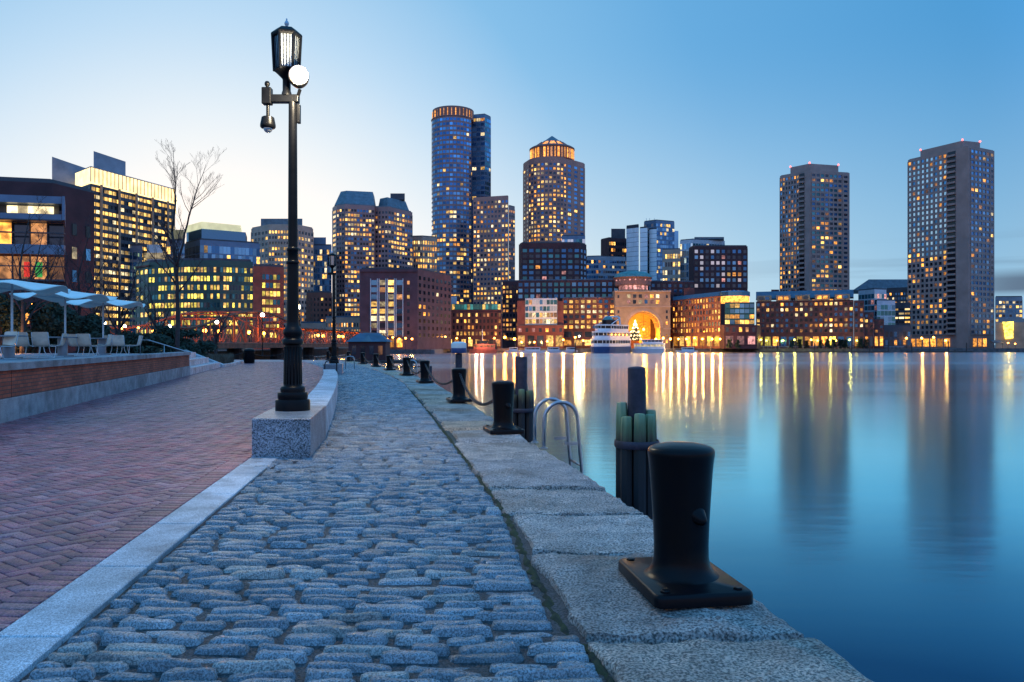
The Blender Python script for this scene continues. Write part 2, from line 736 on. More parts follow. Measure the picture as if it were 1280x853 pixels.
fr_ = ramp(t, [(0, (.03,) * 3), (.55, (.06,) * 3), (.66, (.15,) * 3), (.76, (.46,) * 3), (.83, (.88,) * 3), (.88, (1,) * 3), (1, (1, 1, 1))])
lk(lw.outputs['Facing'], fr_.inputs[0])
lk(lw.outputs['Facing'], gc_.inputs[0])
lk(gc_.outputs[0], gl_.inputs['Color'])
ms = N(t, 'ShaderNodeMixShader')
lk(fr_.outputs[0], ms.inputs[0])
lk(df.outputs[0], ms.inputs[1])
lk(gl_.outputs[0], ms.inputs[2])
lk(ms.outputs[0], out_.inputs['Surface'])
tag(b.build('water', m), kind='structure')

# land
mat('ground_soil', (.045, .04, .038), .9, scale=.6, var=.3)
mat('far_paving', (.16, .15, .15), .8, scale=.3, var=.2)
land = MB()
edge = [(xe(y) - .25, y) for y in (-8, 0, 3.3, 5.1, 6.7, 9.4, 17.7, 29, 36, 43, 50, 57, 66, 72.4)]
poly = edge + [(-52, 79), (-64, 128), (-66, 330), (-900, 330), (-900, -8)]
land.prism(poly, -4.0, -.06)
tag(land.build('ground', M['ground_soil']), kind='structure')
fl = MB()
fl.prism([(-900, 330.5), (-32, 330.5), (-32, 404), (900, 404), (2500, 420), (2500, 4000), (-2500, 4000), (-2500, 330.5)], -4, -.7)
tag(fl.build('far_ground', M['far_paving']), kind='structure')

# setts -------------------------------------------------------------
rng = np.random.default_rng(3)
U, V = 9, 7
gu = np.linspace(-1, 1, U)
gv = np.linspace(-1, 1, V)
GU, GV = np.meshgrid(gu, gv, indexing='ij')
GU, GV = GU.ravel(), GV.ravel()
# push grid lines to the rim for a crisp rounded shoulder
SU = np.sign(GU) * np.abs(GU) ** .55
SV = np.sign(GV) * np.abs(GV) ** .8
prof = (1 - np.abs(SU) ** 10) ** .5 * (1 - np.abs(SV) ** 4.5) ** .5
CX = SU * np.sqrt(1 - .07 * SV ** 4)
CY = SV * np.sqrt(1 - .28 * SU ** 10)
faces1 = [(i * V + j, (i + 1) * V + j, (i + 1) * V + j + 1, i * V + j + 1) for i in range(U - 1) for j in range(V - 1)]
faces1 = np.array(faces1)


def make_setts(y0, y1, name):
    vs, fs = [], []
    k = 0
    y = y0
    while y < y1:
        w = rng.uniform(.085, .128)
        x = xs(y) + (.012 if y < 9.6 else -.1)
        first = True
        xend = (xe(y) - (1.10 if y < 3.78 else 1.19)) - .01
        if 9.0 < y < 13:
            x = -3.2
        sl = rng.normal(0, .004)
        while x < xend - .05:
            l = rng.uniform(.22, .44) if not first else rng.uniform(.12, .33)
            first = False
            if xend - (x + l) < .12:
                l = xend - x
            if l < .07:
                break
            gap = rng.uniform(.010, .024)
            ll, ww = l - gap, w * rng.uniform(.93, 1.02) - rng.uniform(.012, .026)
            h = rng.uniform(.026, .048) - (.022 if rng.random() < .07 else 0)
            cx_, cy_ = x + l / 2, y + w / 2 + sl * (x + 1) + rng.uniform(-.008, .008)
            rot = rng.normal(0, .025)
            ca, sa = math.cos(rot), math.sin(rot)
            lx = CX * ll / 2 * (1 + rng.normal(0, .05) * CY)
            ly = CY * ww / 2 * (1 + rng.normal(0, .06) * CX + rng.normal(0, .05) * CX ** 2)
            X = cx_ + lx * ca - ly * sa
            Y = cy_ + lx * sa + ly * ca
            ph = rng.uniform(0, 6, 4)
            bumps = .005 * np.sin(X * 27 + ph[0]) * np.sin(Y * 57 + ph[1]) + .003 * np.sin(X * 73 + ph[2] + Y * 60)
            Z = -.062 + (h + .034 + bumps + lx * rng.normal(0, .04) + ly * rng.normal(-.03, .07)) * prof + 0.0
            vs.append(np.stack([X, Y, Z], 1))
            fs.append(faces1 + k * U * V)
            k += 1
            x += l
        y += w
    V_ = np.concatenate(vs)
    F_ = np.concatenate(fs)
    me = bpy.data.meshes.new(name)
    me.vertices.add(len(V_))
    me.vertices.foreach_set('co', V_.ravel())
    me.loops.add(len(F_) * 4)
    me.loops.foreach_set('vertex_index', F_.ravel().astype(np.int32))
    me.polygons.add(len(F_))
    me.polygons.foreach_set('loop_start', np.arange(0, len(F_) * 4, 4, dtype=np.int32))
    me.polygons.foreach_set('use_smooth', np.ones(len(F_), dtype=bool))
    me.update()
    me.validate()
    o = bpy.data.objects.new(name, me)
    C.objects.link(o)
    return o


def stone_mat(name, stops, rough=.5, bump=.5, b1=28, b2=140, dist=.012, speck=.25, patch=None, spec=.5):
    m, t, p = base_mat(name)
    p.inputs['Specular IOR Level'].default_value = spec
    lk = t.links.new
    g = N(t, 'ShaderNodeNewGeometry')
    rp = ramp(t, stops)
    lk(g.outputs['Random Per Island'], rp.inputs[0])
    out = rp.outputs[0]
    nz = N(t, 'ShaderNodeTexNoise')
    nz.inputs['Scale'].default_value = b2
    nz.inputs['Detail'].default_value = 3
    lk(g.outputs['Position'], nz.inputs['Vector'])
    nm = N(t, 'ShaderNodeTexNoise')
    nm.inputs['Scale'].default_value = 3.2
    nm.inputs['Detail'].default_value = 6
    lk(g.outputs['Position'], nm.inputs['Vector'])
    sp = N(t, 'ShaderNodeMapRange')
    sp.inputs['From Min'].default_value = .38
    sp.inputs['From Max'].default_value = .62
    sp.inputs['To Min'].default_value = 1 - speck
    sp.inputs['To Max'].default_value = 1 + speck
    lk(nz.outputs[0], sp.inputs['Value'])
    sm = N(t, 'ShaderNodeMapRange')
    sm.inputs['From Min'].default_value = .3
    sm.inputs['From Max'].default_value = .7
    sm.inputs['To Min'].default_value = .62
    sm.inputs['To Max'].default_value = 1.3
    lk(nm.outputs[0], sm.inputs['Value'])
    mu = N(t, 'ShaderNodeMath', operation='MULTIPLY')
    lk(sp.outputs[0], mu.inputs[0])
    lk(sm.outputs[0], mu.inputs[1])
    hs = N(t, 'ShaderNodeHueSaturation')
    lk(out, hs.inputs['Color'])
    lk(mu.outputs[0], hs.inputs['Value'])
    out = hs.outputs[0]
    if patch:
        n3 = N(t, 'ShaderNodeTexNoise')
        n3.inputs['Scale'].default_value = .55
        n3.inputs['Detail'].default_value = 7
        lk(g.outputs['Position'], n3.inputs['Vector'])
        r3 = ramp(t, [(.52, (0, 0, 0)), (.68, (1, 1, 1))])
        lk(n3.outputs[0], r3.inputs[0])
        mxp = N(t, 'ShaderNodeMix', data_type='RGBA', blend_type='MULTIPLY')
        lk(r3.outputs[0], mxp.inputs['Factor'])
        lk(out, mxp.inputs['A'])
        mxp.inputs['B'].default_value = (*patch, 1)
        out = mxp.outputs['Result']
    lk(out, p.inputs['Base Color'])
    n4 = N(t, 'ShaderNodeTexNoise')
    n4.inputs['Scale'].default_value = b1
    n4.inputs['Detail'].default_value = 8
    n4.inputs['Roughness'].default_value = .68
    lk(g.outputs['Position'], n4.inputs['Vector'])
    bp = N(t, 'ShaderNodeBump')
    bp.inputs['Strength'].default_value = bump
    bp.inputs['Distance'].default_value = dist
    lk(n4.outputs[0], bp.inputs['Height'])
    lk(bp.outputs[0], p.inputs['Normal'])
    rg = N(t, 'ShaderNodeMapRange')
    rg.inputs['To Min'].default_value = rough - .12
    rg.inputs['To Max'].default_value = rough + .18
    lk(n4.outputs[0], rg.inputs['Value'])
    lk(rg.outputs[0], p.inputs['Roughness'])
    M[name] = m
    return m


stone_mat('sett_stone', [(0, (.12, .125, .135)), (.2, (.19, .20, .215)), (.45, (.26, .27, .285)), (.6, (.16, .16, .175)), (.8, (.30, .30, .31)),
                         (.9, (.33, .25, .21)), (1, (.38, .35, .32))], rough=.26, bump=.8, b1=50, b2=120, dist=.016, speck=.62, spec=1.0)
stone_mat('coping_stone', [(0, (.36, .31, .28)), (.3, (.48, .38, .32)), (.5, (.58, .38, .24)), (.7, (.42, .36, .34)), (.85, (.54, .39, .30)), (1, (.50, .43, .39))],
          rough=.5, bump=1.0, b1=13, b2=75, dist=.07, speck=.72, patch=(.60, .50, .40))
stone_mat('sawn_granite', [(0, (.40, .41, .43)), (1, (.54, .55, .57))], rough=.5, bump=.3, b1=90, b2=150, dist=.005, speck=.5, patch=(.66, .65, .63))
stone_mat('plinth_granite', [(0, (.20, .21, .23)), (1, (.24, .25, .27))], rough=.4, bump=.2, b1=80, b2=75, dist=.004, speck=.8)
stone_mat('weathered_granite', [(0, (.24, .24, .25)), (1, (.34, .34, .35))], rough=.7, bump=.3, b1=20, b2=120, dist=.01, speck=.35, patch=(.6, .6, .6))
stone_mat('paving_brick', [(0, (.13, .045, .07)), (.25, (.28, .078, .105)), (.5, (.18, .09, .135)), (.75, (.35, .10, .12)), (1, (.33, .17, .20))],
          rough=.36, bump=.9, b1=35, b2=80, dist=.012, speck=.5, patch=(.78, .76, .80))
stone_mat('joint_sand', [(0, (.07, .07, .072)), (1, (.07, .07, .072))], rough=.6, bump=1.0, b1=45, b2=90, dist=.03, speck=.7, patch=(.55, .62, .45))

tag(make_setts(2.55, 62, 'cobblestone_road'), kind='structure').data.materials.append(M['sett_stone'])
# sand bed below the setts and bricks
bed = MB()
ys = [-6, 0, 2, 4, 6, 9, 12, 15, 18, 22, 26, 31, 36, 43, 50, 57, 66, 72]
vs = []
for y in ys:
    vs += [(xs(y) - .3, y, -.026), (xi(y) + .1, y, -.026)]
bed.add(vs, [(2 * i, 2 * i + 1, 2 * i + 3, 2 * i + 2) for i in range(len(ys) - 1)])
tag(bed.build('sand_bed', M['joint_sand']), kind='structure')

# moss in the gap between setts and coping
mat('moss', (.075, .085, .025), .95, scale=14, var=.4, col2=(.03, .026, .022), bump=.9, bscale=90)
mo = MB()
rnd = random.Random(5)
y = 2.6
pts = []
while y < 26:
    c = xe(y) - (1.13 if y < 3.78 else 1.2)
    pts.append((c - rnd.uniform(-.03, .02), c + .06, y, -.030 + rnd.uniform(-.010, .012)))
    y += .06
mo.add([q for a_, c_, y_, z_ in pts for q in ((a_, y_, z_), ((a_ + c_) / 2, y_, z_ + .018), (c_, y_, z_))],
       [(3 * i + k, 3 * i + k + 1, 3 * i + k + 4, 3 * i + k + 3) for i in range(len(pts) - 1) for k in (0, 1)])
tag(mo.build('moss', M['moss'], smooth=True), kind='stuff')

# coping -------------------------------------------------------------
cp = MB()
cuts = [1.6, 2.75, 3.80, 5.36, 6.62, 7.75, 9.7, 11.5, 13.1, 14.6, 16.9, 18.7, 20.6, 22.8, 24.6, 27, 29.4, 32, 34.7, 37.5, 40.4, 43.5, 47, 50.5, 54, 58, 62, 66, 69.3, 72.4]
rnd = random.Random(11)
for i, (a_, b_) in enumerate(zip(cuts, cuts[1:])):
    near = b_ < 12
    nx, ny = (34, max(10, int((b_ - a_) * 26))) if near else (14, max(6, int((b_ - a_) * 6)))
    off = (1.10 if b_ < 3.9 else 1.17 + rnd.uniform(-.05, .07))
    dz = rnd.uniform(-.022, .016)
    sh = rnd.uniform(0, 50)
    vs = []
    tl = rnd.uniform(-.015, .015)
    for iy in range(ny + 1):
        fy = iy / ny
        for ix in range(nx + 1):
            fx = ix / nx
            yy = a_ + .012 + (b_ - a_ - .024) * fy + (fx - .5) * tl
            xl = xe(yy) - off + .055 * noise.noise(Vector((yy * 2.3, sh, 0))) + .030 * noise.noise(Vector((yy * 8, sh, 3)))
            xr = xe(yy) + .02 * noise.noise(Vector((yy * 1.7, sh, 7)))
            x = xl + (xr - xl) * fx
            e = min(fx * (xr - xl), (1 - fx) * (xr - xl), fy * (b_ - a_), (1 - fy) * (b_ - a_))
            q = Vector((x, yy, sh))
            z = .018 + dz + .024 * noise.noise(q * 1.7) + .016 * noise.noise(q * 4.7) + (.011 * noise.noise(q * 11) + .006 * noise.noise(q * 23) if near else 0)
            z -= .05 * max(0, 1 - e / .06) ** 2
            if ix in (0, nx) or iy in (0, ny):
                z = -.12
            vs.append((x, yy, z))
    cp.add(vs, [(iy * (nx + 1) + ix, iy * (nx + 1) + ix + 1, (iy + 1) * (nx + 1) + ix + 1, (iy + 1) * (nx + 1) + ix) for iy in range(ny) for ix in range(nx)])
tag(cp.build('quay_coping', M['coping_stone'], smooth=True, sharp=50), kind='structure')
qw = MB()
ys = [-8, 0, 3.3, 5.1, 6.7, 9.4, 13, 17.7, 23, 29, 36, 43, 50, 57, 66, 72.4]
vs = []
for y in ys:
    vs += [(xe(y) - .02, y, -3.2), (xe(y) - .02, y, -.07)]
qw.add(vs, [(2 * i, 2 * i + 2, 2 * i + 3, 2 * i + 1) for i in range(len(ys) - 1)])
mat('wet_wall', (.05, .05, .045), .6, scale=2, var=.3, bump=.6, bscale=6, bdist=.05)
tag(qw.build('quay_face', M['wet_wall']), kind='structure')

# granite strip between bricks and setts -------------------------------
st = MB()
yy = 1.4
k = 0
js = [1.4, 2.6, 3.81, 5.02, 6.22, 7.45, 8.65, 9.9]
for a_, b_ in zip(js, js[1:]):
    def sx(y, o):
        return -2.14 - .123 * (y - 3.81) + o
    w0 = -.335
    A, B = a_ + .007, b_ - .007
    c = .006
    o8 = [(sx(A, w0), A), (sx(A, 0), A), (sx(B, 0), B), (sx(B, w0), B)]
    i8 = [(sx(A, w0) + c, A + c), (sx(A, 0) - c, A + c), (sx(B, 0) - c, B - c), (sx(B, w0) + c, B - c)]
    st.add([(x, y, -.06) for x, y in o8] + [(x, y, .004) for x, y in o8] + [(x, y, .010) for x, y in i8],
           [(i, (i + 1) % 4, 4 + (i + 1) % 4, 4 + i) for i in range(4)] + [(4 + i, 4 + (i + 1) % 4, 8 + (i + 1) % 4, 8 + i) for i in range(4)] + [(8, 9, 10, 11)])
tag(st.build('granite_strip', M['sawn_granite']), kind='structure')

# brick plaza ----------------------------------------------------------
WALL = [(-9.1, 14.3), (-14.8, 36.8)]


def wallx(y):
    return -9.1 - .2533 * (y - 14.3)


def brick_left(y):
    if y < 37:
        return wallx(y) - .1
    return -15.0 - (y - 37) * .33


def brick_right(y):
    if y < 9.9:
        return -2.475 - .123 * (y - 3.81) - .235
    if y < 31:
        return lerp_tab([(9.9, -3.28), (12.3, -3.3), (18.6, -4.5), (26.6, -6.25), (31, -7.3)], y)
    return xs(y) - .3


def brick_mesh(items, name, m):
    """items: arrays cx, cy, half length, half width, rotation, z"""
    it = np.array(items)
    n = len(it)
    cx_, cy_, hl, hw, rot, zz = it.T
    ca, sa = np.cos(rot), np.sin(rot)
    corners = [(-1, -1), (1, -1), (1, 1), (-1, 1)]
    Vv = np.zeros((n, 12, 3))
    for k, (a_, b_) in enumerate(corners):
        for lay, (inset, dz) in enumerate(((0, -.03), (0, -.005), (.006, 0))):
            lx = a_ * (hl - inset)
            ly = b_ * (hw - inset)
            Vv[:, lay * 4 + k, 0] = cx_ + lx * ca - ly * sa
            Vv[:, lay * 4 + k, 1] = cy_ + lx * sa + ly * ca
            Vv[:, lay * 4 + k, 2] = zz + dz
    f = []
    for lay in (0, 1):
        for k in range(4):
            k2 = (k + 1) % 4
            f.append((lay * 4 + k, lay * 4 + k2, lay * 4 + 4 + k2, lay * 4 + 4 + k))
    f.append((8, 9, 10, 11))
    f = np.array(f)
    F_ = (f[None] + (np.arange(n) * 12)[:, None, None]).reshape(-1, 4)
    me = bpy.data.meshes.new(name)
    Vv = Vv.reshape(-1, 3)
    me.vertices.add(len(Vv))
    me.vertices.foreach_set('co', Vv.ravel())
    me.loops.add(len(F_) * 4)
    me.loops.foreach_set('vertex_index', F_.ravel().astype(np.int32))
    me.polygons.add(len(F_))
    me.polygons.foreach_set('loop_start', np.arange(0, len(F_) * 4, 4, dtype=np.int32))
    me.update()
    me.validate()
    me.materials.append(m)
    o = bpy.data.objects.new(name, me)
    C.objects.link(o)
    return o


bw = .104
A0 = R(45) + R(7)
ca, sa = math.cos(A0), math.sin(A0)
items = []
rnd = random.Random(9)
NX = 400
for ix in range(-NX, NX):
    for iy in range(-NX, NX):
        c = (ix - iy) % 4
        if c == 0:
            lx, ly, rt = ix + 1, iy + .5, 0
        elif c == 3:
            lx, ly, rt = ix + .5, iy + 1, PI / 2
        else:
            continue
        x = (lx * ca - ly * sa) * bw - 8
        y = (lx * sa + ly * ca) * bw + 26
        if y < 2.6 or y > 66:
            continue
        if x < brick_left(y) or x > brick_right(y) + (0 if y < 9.9 else .1):
            continue
        if x < -.72 * y - .6:
            continue
        items.append((x, y, bw - .003, bw / 2 - .003, A0 + rt + rnd.gauss(0, .006), .0 + rnd.gauss(0, .0022)))
# soldier border along the strip
y = 2.5
while y < 9.85:
    x = -2.475 - .123 * (y - 3.81) - .118
    items.append((x, y, .108, .049, -.122 + rnd.gauss(0, .005), .006 + rnd.gauss(0, .001)))
    y += .104
tag(brick_mesh(items, 'brick_plaza', M['paving_brick']), kind='structure')
bb = MB()
bb.add([(-2.2, 2, -.012), (-2.6, 9.9, -.012), (-3.4, 13, -.012), (-7.4, 31, -.012), (-11.2, 46.7, -.012), (-22, 76, -.012), (-45, 76, -.012), (-15.5, 37.5, -.012), (-9.3, 14.3, -.012), (-6.2, 2, -.012)],
       [tuple(range(10))])
mat('brick_joint', (.05, .042, .045), .9, scale=6, var=.3)
tag(bb.build('mortar_bed', M['brick_joint']), kind='structure')
ap = MB()
ap.add([(-11.4, 47, -.004), (xe(57) - .6, 60, -.004), (-15.4, 72.2, -.004), (-52, 78.5, -.004), (-60, 60, -.004), (-36, 60.5, -.004), (-15, 60, -.004)], [(0, 1, 2, 3, 4, 5, 6)])
mat('grey_paving', (.27, .27, .29), .6, scale=1.5, var=.25, bump=.3, bscale=12)
tag(ap.build('far_quay_paving', M['grey_paving']), kind='structure')

# ================================================================== foreground objects
mat('black_paint', (.004, .0045, .007), .30, scale=3, var=.3, bump=.12, bscale=14, bdist=.012, spec=.13, col2=(.011, .006, .005), detail=9)
mat('black_iron', (.004, .0045, .006), .36, scale=4, var=.3, bump=.15, bscale=30, bdist=.006, spec=.16)
mat('rust_steel', (.035, .025, .04), .55, scale=5, var=.4, bump=.3, bscale=30)
mat('stainless', (.42, .42, .44), .28, metal=.9, scale=8, var=.1)
mat('chain_iron', (.022, .022, .028), .38, metal=.4, scale=9, var=.3)
mat('white_fabric', (.95, .85, .76), .8, scale=3, var=.05)
mat('white_mesh', (.88, .68, .52), .6, scale=6, var=.1)
mat('white_pole', (.62, .62, .63), .4, scale=3, var=.05)
mat('table_grey', (.26, .26, .28), .5, scale=3, var=.1)
m_, t, p = base_mat('flood_glow')
lk = t.links.new
lw = N(t, 'ShaderNodeLayerWeight')
lw.inputs['Blend'].default_value = .5
rp = ramp(t, [(0, (1, .95, .85)), (.2, (1, .88, .62)), (.5, (1, .72, .34)), (1, (.9, .45, .10))])
lk(lw.outputs['Facing'], rp.inputs[0])
rs = ramp(t, [(0, (1, 1, 1)), (.15, (.32, .32, .32)), (.3, (.13, .13, .13)), (.5, (.08, .08, .08)), (.75, (.05, .05, .05)), (1, (.03, .03, .03))])
lk(lw.outputs['Facing'], rs.inputs[0])
mu = N(t, 'ShaderNodeMath', operation='MULTIPLY', i_1=14)
lk(rs.outputs[0], mu.inputs[0])
lk(rp.outputs[0], p.inputs['Emission Color'])
lk(mu.outputs[0], p.inputs['Emission Strength'])
M['flood_glow'] = m_
glow_mat('lamp_warm', (1, .36, .045), 20)
glow_mat('lamp_orange', (1, .36, .05), 14)
glow_mat('lamp_white', (1, .88, .66), 14)
glow_mat('beacon_red', (1, .12, .10), 5)
glow_mat('string_light', (1, .72, .34), 9)

# ---- mooring bollards
def bollard_parts(root):
    b = MB()
    s = .03
    x, y = .27, .385
    ring = []
    for sx, sy, a0 in ((1, 1, 0), (-1, 1, 90), (-1, -1, 180), (1, -1, 270)):
        for k in range(5):
            a = R(a0 + 22.5 * k)
            ring.append((sx * (x - .05) + .05 * math.cos(a), sy * (y - .05) + .05 * math.sin(a)))
    n = len(ring)
    lay = [(1.0, 0), (1.0, .045), (.985, .058), (.955, .064)]
    vs = [(px_ * k, py_ * k, z + .012) for k, z in lay for px_, py_ in ring]
    fs = [(i * n + j, i * n + (j + 1) % n, (i + 1) * n + (j + 1) % n, (i + 1) * n + j) for i in range(3) for j in range(n)]
    fs.append(tuple(range(3 * n, 4 * n)))
    b.add(vs, fs)
    b.build('base_plate', M['black_paint'], root, smooth=True, sharp=40)
    p = MB()
    prof = [(.235, .066), (.205, .078), (.178, .10), (.162, .13), (.153, .18), (.152, .26), (.157, .40), (.165, .55), (.174, .70), (.181, .785), (.186, .82), (.187, .838),
            (.184, .852), (.174, .864), (.15, .875), (.11, .886), (.06, .893), (.001, .895)]
    prof = [(r_, z_ if z_ < .13 else .13 + (z_ - .13) * .90) for r_, z_ in prof]
    p.lathe(prof, seg=40, cap=False)
    p.build('post', M['black_paint'], root, smooth=True)
    h = MB()
    h.lathe([(.062, -.02), (.05, .015), (.036, .04), (.026, .062), (.016, .074), (.001, .078)], seg=16, cap=False)
    rot = Matrix.Rotation(R(-72), 4, 'Z') @ Matrix.Rotation(R(112), 4, 'Y')
    h.v = [tuple(rot @ (Vector(v)) + Vector((.135 * math.cos(R(-72)), .135 * math.sin(R(-72)), .43))) for v in h.v]
    h.build('lug', M['black_paint'], root, smooth=True)
    for sx in (-1, 1):
        for sy in (-1, 1):
            q = MB()
            q.lathe([(.026, .074), (.026, .084), (.020, .088), (.001, .088)], (sx * .20, sy * .315, 0), 6, cap=False)
            q.build('bolt', M['black_iron'], root)


bol = thing('mooring_bollard', 'big black mooring bollard nearest the camera, on a bolted plate at the quay edge', 'bollard', (.955, 4.52, .03), R(8), 'black mooring bollards along the quay')
bollard_parts(bol)
BG = 'black mooring bollards along the quay'
BP = [((px(629, 12.6), 12.6), 'black bollard beside the steel ladder, second along the quay edge'),
      ((px(574, 19.4), 19.4), 'black bollard where the first heavy chain starts, just past the ladder'),
      ((px(531, 29), 29), 'black bollard carrying the second chain span, fourth along the quay'),
      ((px(508.4, 36), 36), 'fifth black bollard along the quay, chained on both sides'),
      ((px(487, 43), 43), 'sixth black bollard along the quay, before the small far ladder'),
      ((px(470, 50), 50), 'seventh black bollard along the quay, in front of the slate roofed hut'),
      ((px(453.4, 57), 57), 'eighth black bollard along the quay, left of the slate roofed hut'),
      ((px(435.8, 66), 66), 'ninth black bollard, last before the quay corner'),
      ((-16.6, 72.2), 'black bollard standing right at the far quay corner')]
bpos = [Vector((.955, 4.52))]
for (x, y), lab in BP:
    dup(bol, (x, y, .02), R(8 + min(14, y * .3)), lab)
    bpos.append(Vector((x, y)))
for k in range(4):
    x, y = -20.4 - 4.2 * k, 72.9 + .75 * k
    dup(bol, (x, y, .0), R(98), ['black bollard on the far quay end, first left of the corner', 'black bollard on the far quay end behind the tall lamp post',
                                  'black bollard on the far quay end, left of the tall lamp post', 'leftmost black bollard on the far quay end, near the litter bin'][k])
    bpos.append(Vector((x, y)))

# ---- chains
def link_template(Ln=.125, Wd=.075, r=.0135):
    pts = []
    for k in range(12):
        a = 2 * PI * k / 12
        pts.append((math.cos(a) * (Wd / 2 - r) + 0, 0, 0))
        st_ = (Ln - Wd) / 2
        pts[-1] = ((Wd / 2 - r) * math.sin(a), 0, (Wd / 2 - r) * math.cos(a) + (st_ if math.cos(a) > 0 else -st_))
    t_ = MB()
    t_.tube(pts, r, 6, closed=True)
    return [Vector(v) for v in t_.v], t_.f


LV, LF = link_template()


def chain(p0, p1, sag, label, group):
    p0, p1 = Vector(p0), Vector(p1)
    n = 60
    pts = []
    for i in range(n + 1):
        t_ = i / n
        q = p0.lerp(p1, t_)
        q.z -= sag * 4 * t_ * (1 - t_)
        pts.append(q)
    d = [0]
    for a_, b_ in zip(pts, pts[1:]):
        d.append(d[-1] + (b_ - a_).length)
    pitch = .125 - .0135 * 2.2
    cnt = int(d[-1] / pitch)
    mb = MB()
    for k in range(cnt):
        s_ = (k + .5) / cnt * d[-1]
        i = max(0, min(n - 1, next((j for j in range(n) if d[j + 1] >= s_), n - 1)))
        t_ = (s_ - d[i]) / max(1e-6, d[i + 1] - d[i])
        c = pts[i].lerp(pts[i + 1], t_)
        tz = (pts[i + 1] - pts[i]).normalized()
        side = tz.cross(Vector((0, 0, 1))).normalized()
        up = side.cross(tz)
        if k % 2:
            side, up = up, -side
        ang = .5
        s2 = side * math.cos(ang) + up * math.sin(ang)
        u2 = up * math.cos(ang) - side * math.sin(ang)
        mb.add([c + s2 * v.x + u2 * v.y + tz * v.z for v in LV], LF)
    base = (p0 + p1) / 2
    mb.v = [(x - base.x, y - base.y, z - base.z) for x, y, z in mb.v]
    o = mb.build('chain', M['chain_iron'], loc=base, smooth=True)
    tag(o, label, 'chain', group)


CG = 'chains slung between the bollards'
CLAB = ['heavy black chain sagging between the second and third bollards past the ladder', 'black chain sagging between the third and fourth bollards along the quay',
        'black chain sagging between the fourth and fifth bollards along the quay', 'black chain between the fifth and sixth bollards along the quay',
        'black chain between the sixth and seventh bollards along the quay', 'black chain between the seventh and eighth bollards, by the slate roofed hut',
        'black chain between the eighth and ninth bollards, left of the hut', 'black chain between the ninth bollard and the quay corner',
        'chain on the far quay end, first span left of the corner', 'chain on the far quay end, second span left of the corner',
        'chain on the far quay end, behind the tall lamp post', 'chain on the far quay end, span nearest the litter bin']
for i in range(1, len(bpos) - 1):
    a_, b_ = bpos[i + 1], bpos[i]
    dr = (b_ - a_).normalized()
    A = a_ + dr * .17
    B = b_ - dr * .17
    chain((A.x, A.y, .70), (B.x, B.y, .64), .42 if i < 8 else .3, CLAB[i - 1], CG)

# ---- timber and steel pile clusters in the water
mw, t, p = base_mat('pile_timber')
lk = t.links.new
g = N(t, 'ShaderNodeNewGeometry')
sp = N(t, 'ShaderNodeSeparateXYZ')
lk(g.outputs['Position'], sp.inputs[0])
nz = N(t, 'ShaderNodeTexNoise')
nz.inputs['Scale'].default_value = 9
nz.inputs['Detail'].default_value = 6
mp = N(t, 'ShaderNodeMapping')
mp.inputs['Scale'].default_value = (4, 4, .5)
lk(g.outputs['Position'], mp.inputs[0])
lk(mp.outputs[0], nz.inputs['Vector'])
a_ = N(t, 'ShaderNodeMath', operation='MULTIPLY_ADD', i_1=.25)
lk(nz.outputs[0], a_.inputs[0])
lk(sp.outputs['Z'], a_.inputs[2])
rp = ramp(t, [(0.0, (.018, .016, .018)), (.44, (.018, .016, .014)), (.54, (.10, .085, .045)), (.66, (.15, .19, .09)), (.80, (.24, .32, .17)), (.97, (.34, .36, .22))])
lk(a_.outputs[0], rp.inputs[0])
lk(rp.outputs[0], p.inputs['Base Color'])
p.inputs['Roughness'].default_value = .75
bp = N(t, 'ShaderNodeBump')
bp.inputs['Strength'].default_value = .8
bp.inputs['Distance'].default_value = .01
lk(nz.outputs[0], bp.inputs['Height'])
lk(bp.outputs[0], p.inputs['Normal'])
M['pile_timber'] = mw


def pile(x, y, label, timbers=True, top=1.16, r=.097, ttop=.74, skirt=True):
    root = thing('mooring_pile', label, 'pile', (x, y, WZ - .6), 0, 'mooring piles beside the quay')
    h0 = -(WZ - .6)
    b = MB()
    b.lathe([(r, 0), (r, h0 + top - .01), (r - .012, h0 + top), (.001, h0 + top + .012)], seg=24, cap=False)
    b.build('steel_pipe', M['rust_steel'], root, smooth=True, sharp=35)
    if timbers:
        rn = random.Random(int(x * 100))
        for k in range(7):
            a = 2 * PI * k / 7 + .25
            t_ = MB()
            R0 = r + .062
            zt = h0 + ttop + rn.uniform(-.10, .05)
            c = (R0 * math.cos(a), R0 * math.sin(a), 0)
            t_.lathe([(.072, 0), (.068, zt - .38), (.064, zt - .1), (.058, zt - .012), (.05, zt), (.001, zt + .006)], c, 7, a0=rn.random(), cap=False)
            t_.build('timber', M['pile_timber'], root, smooth=True, sharp=40)
        if skirt:
            w_ = MB()
            w_.lathe([(r + .134, h0 + ttop - .43), (r + .143, h0 + ttop - .41), (r + .143, h0 + ttop - .37), (r + .134, h0 + ttop - .35)], seg=26, cap=False)
            w_.build('band', M['rust_steel'], root, smooth=True)
    return root


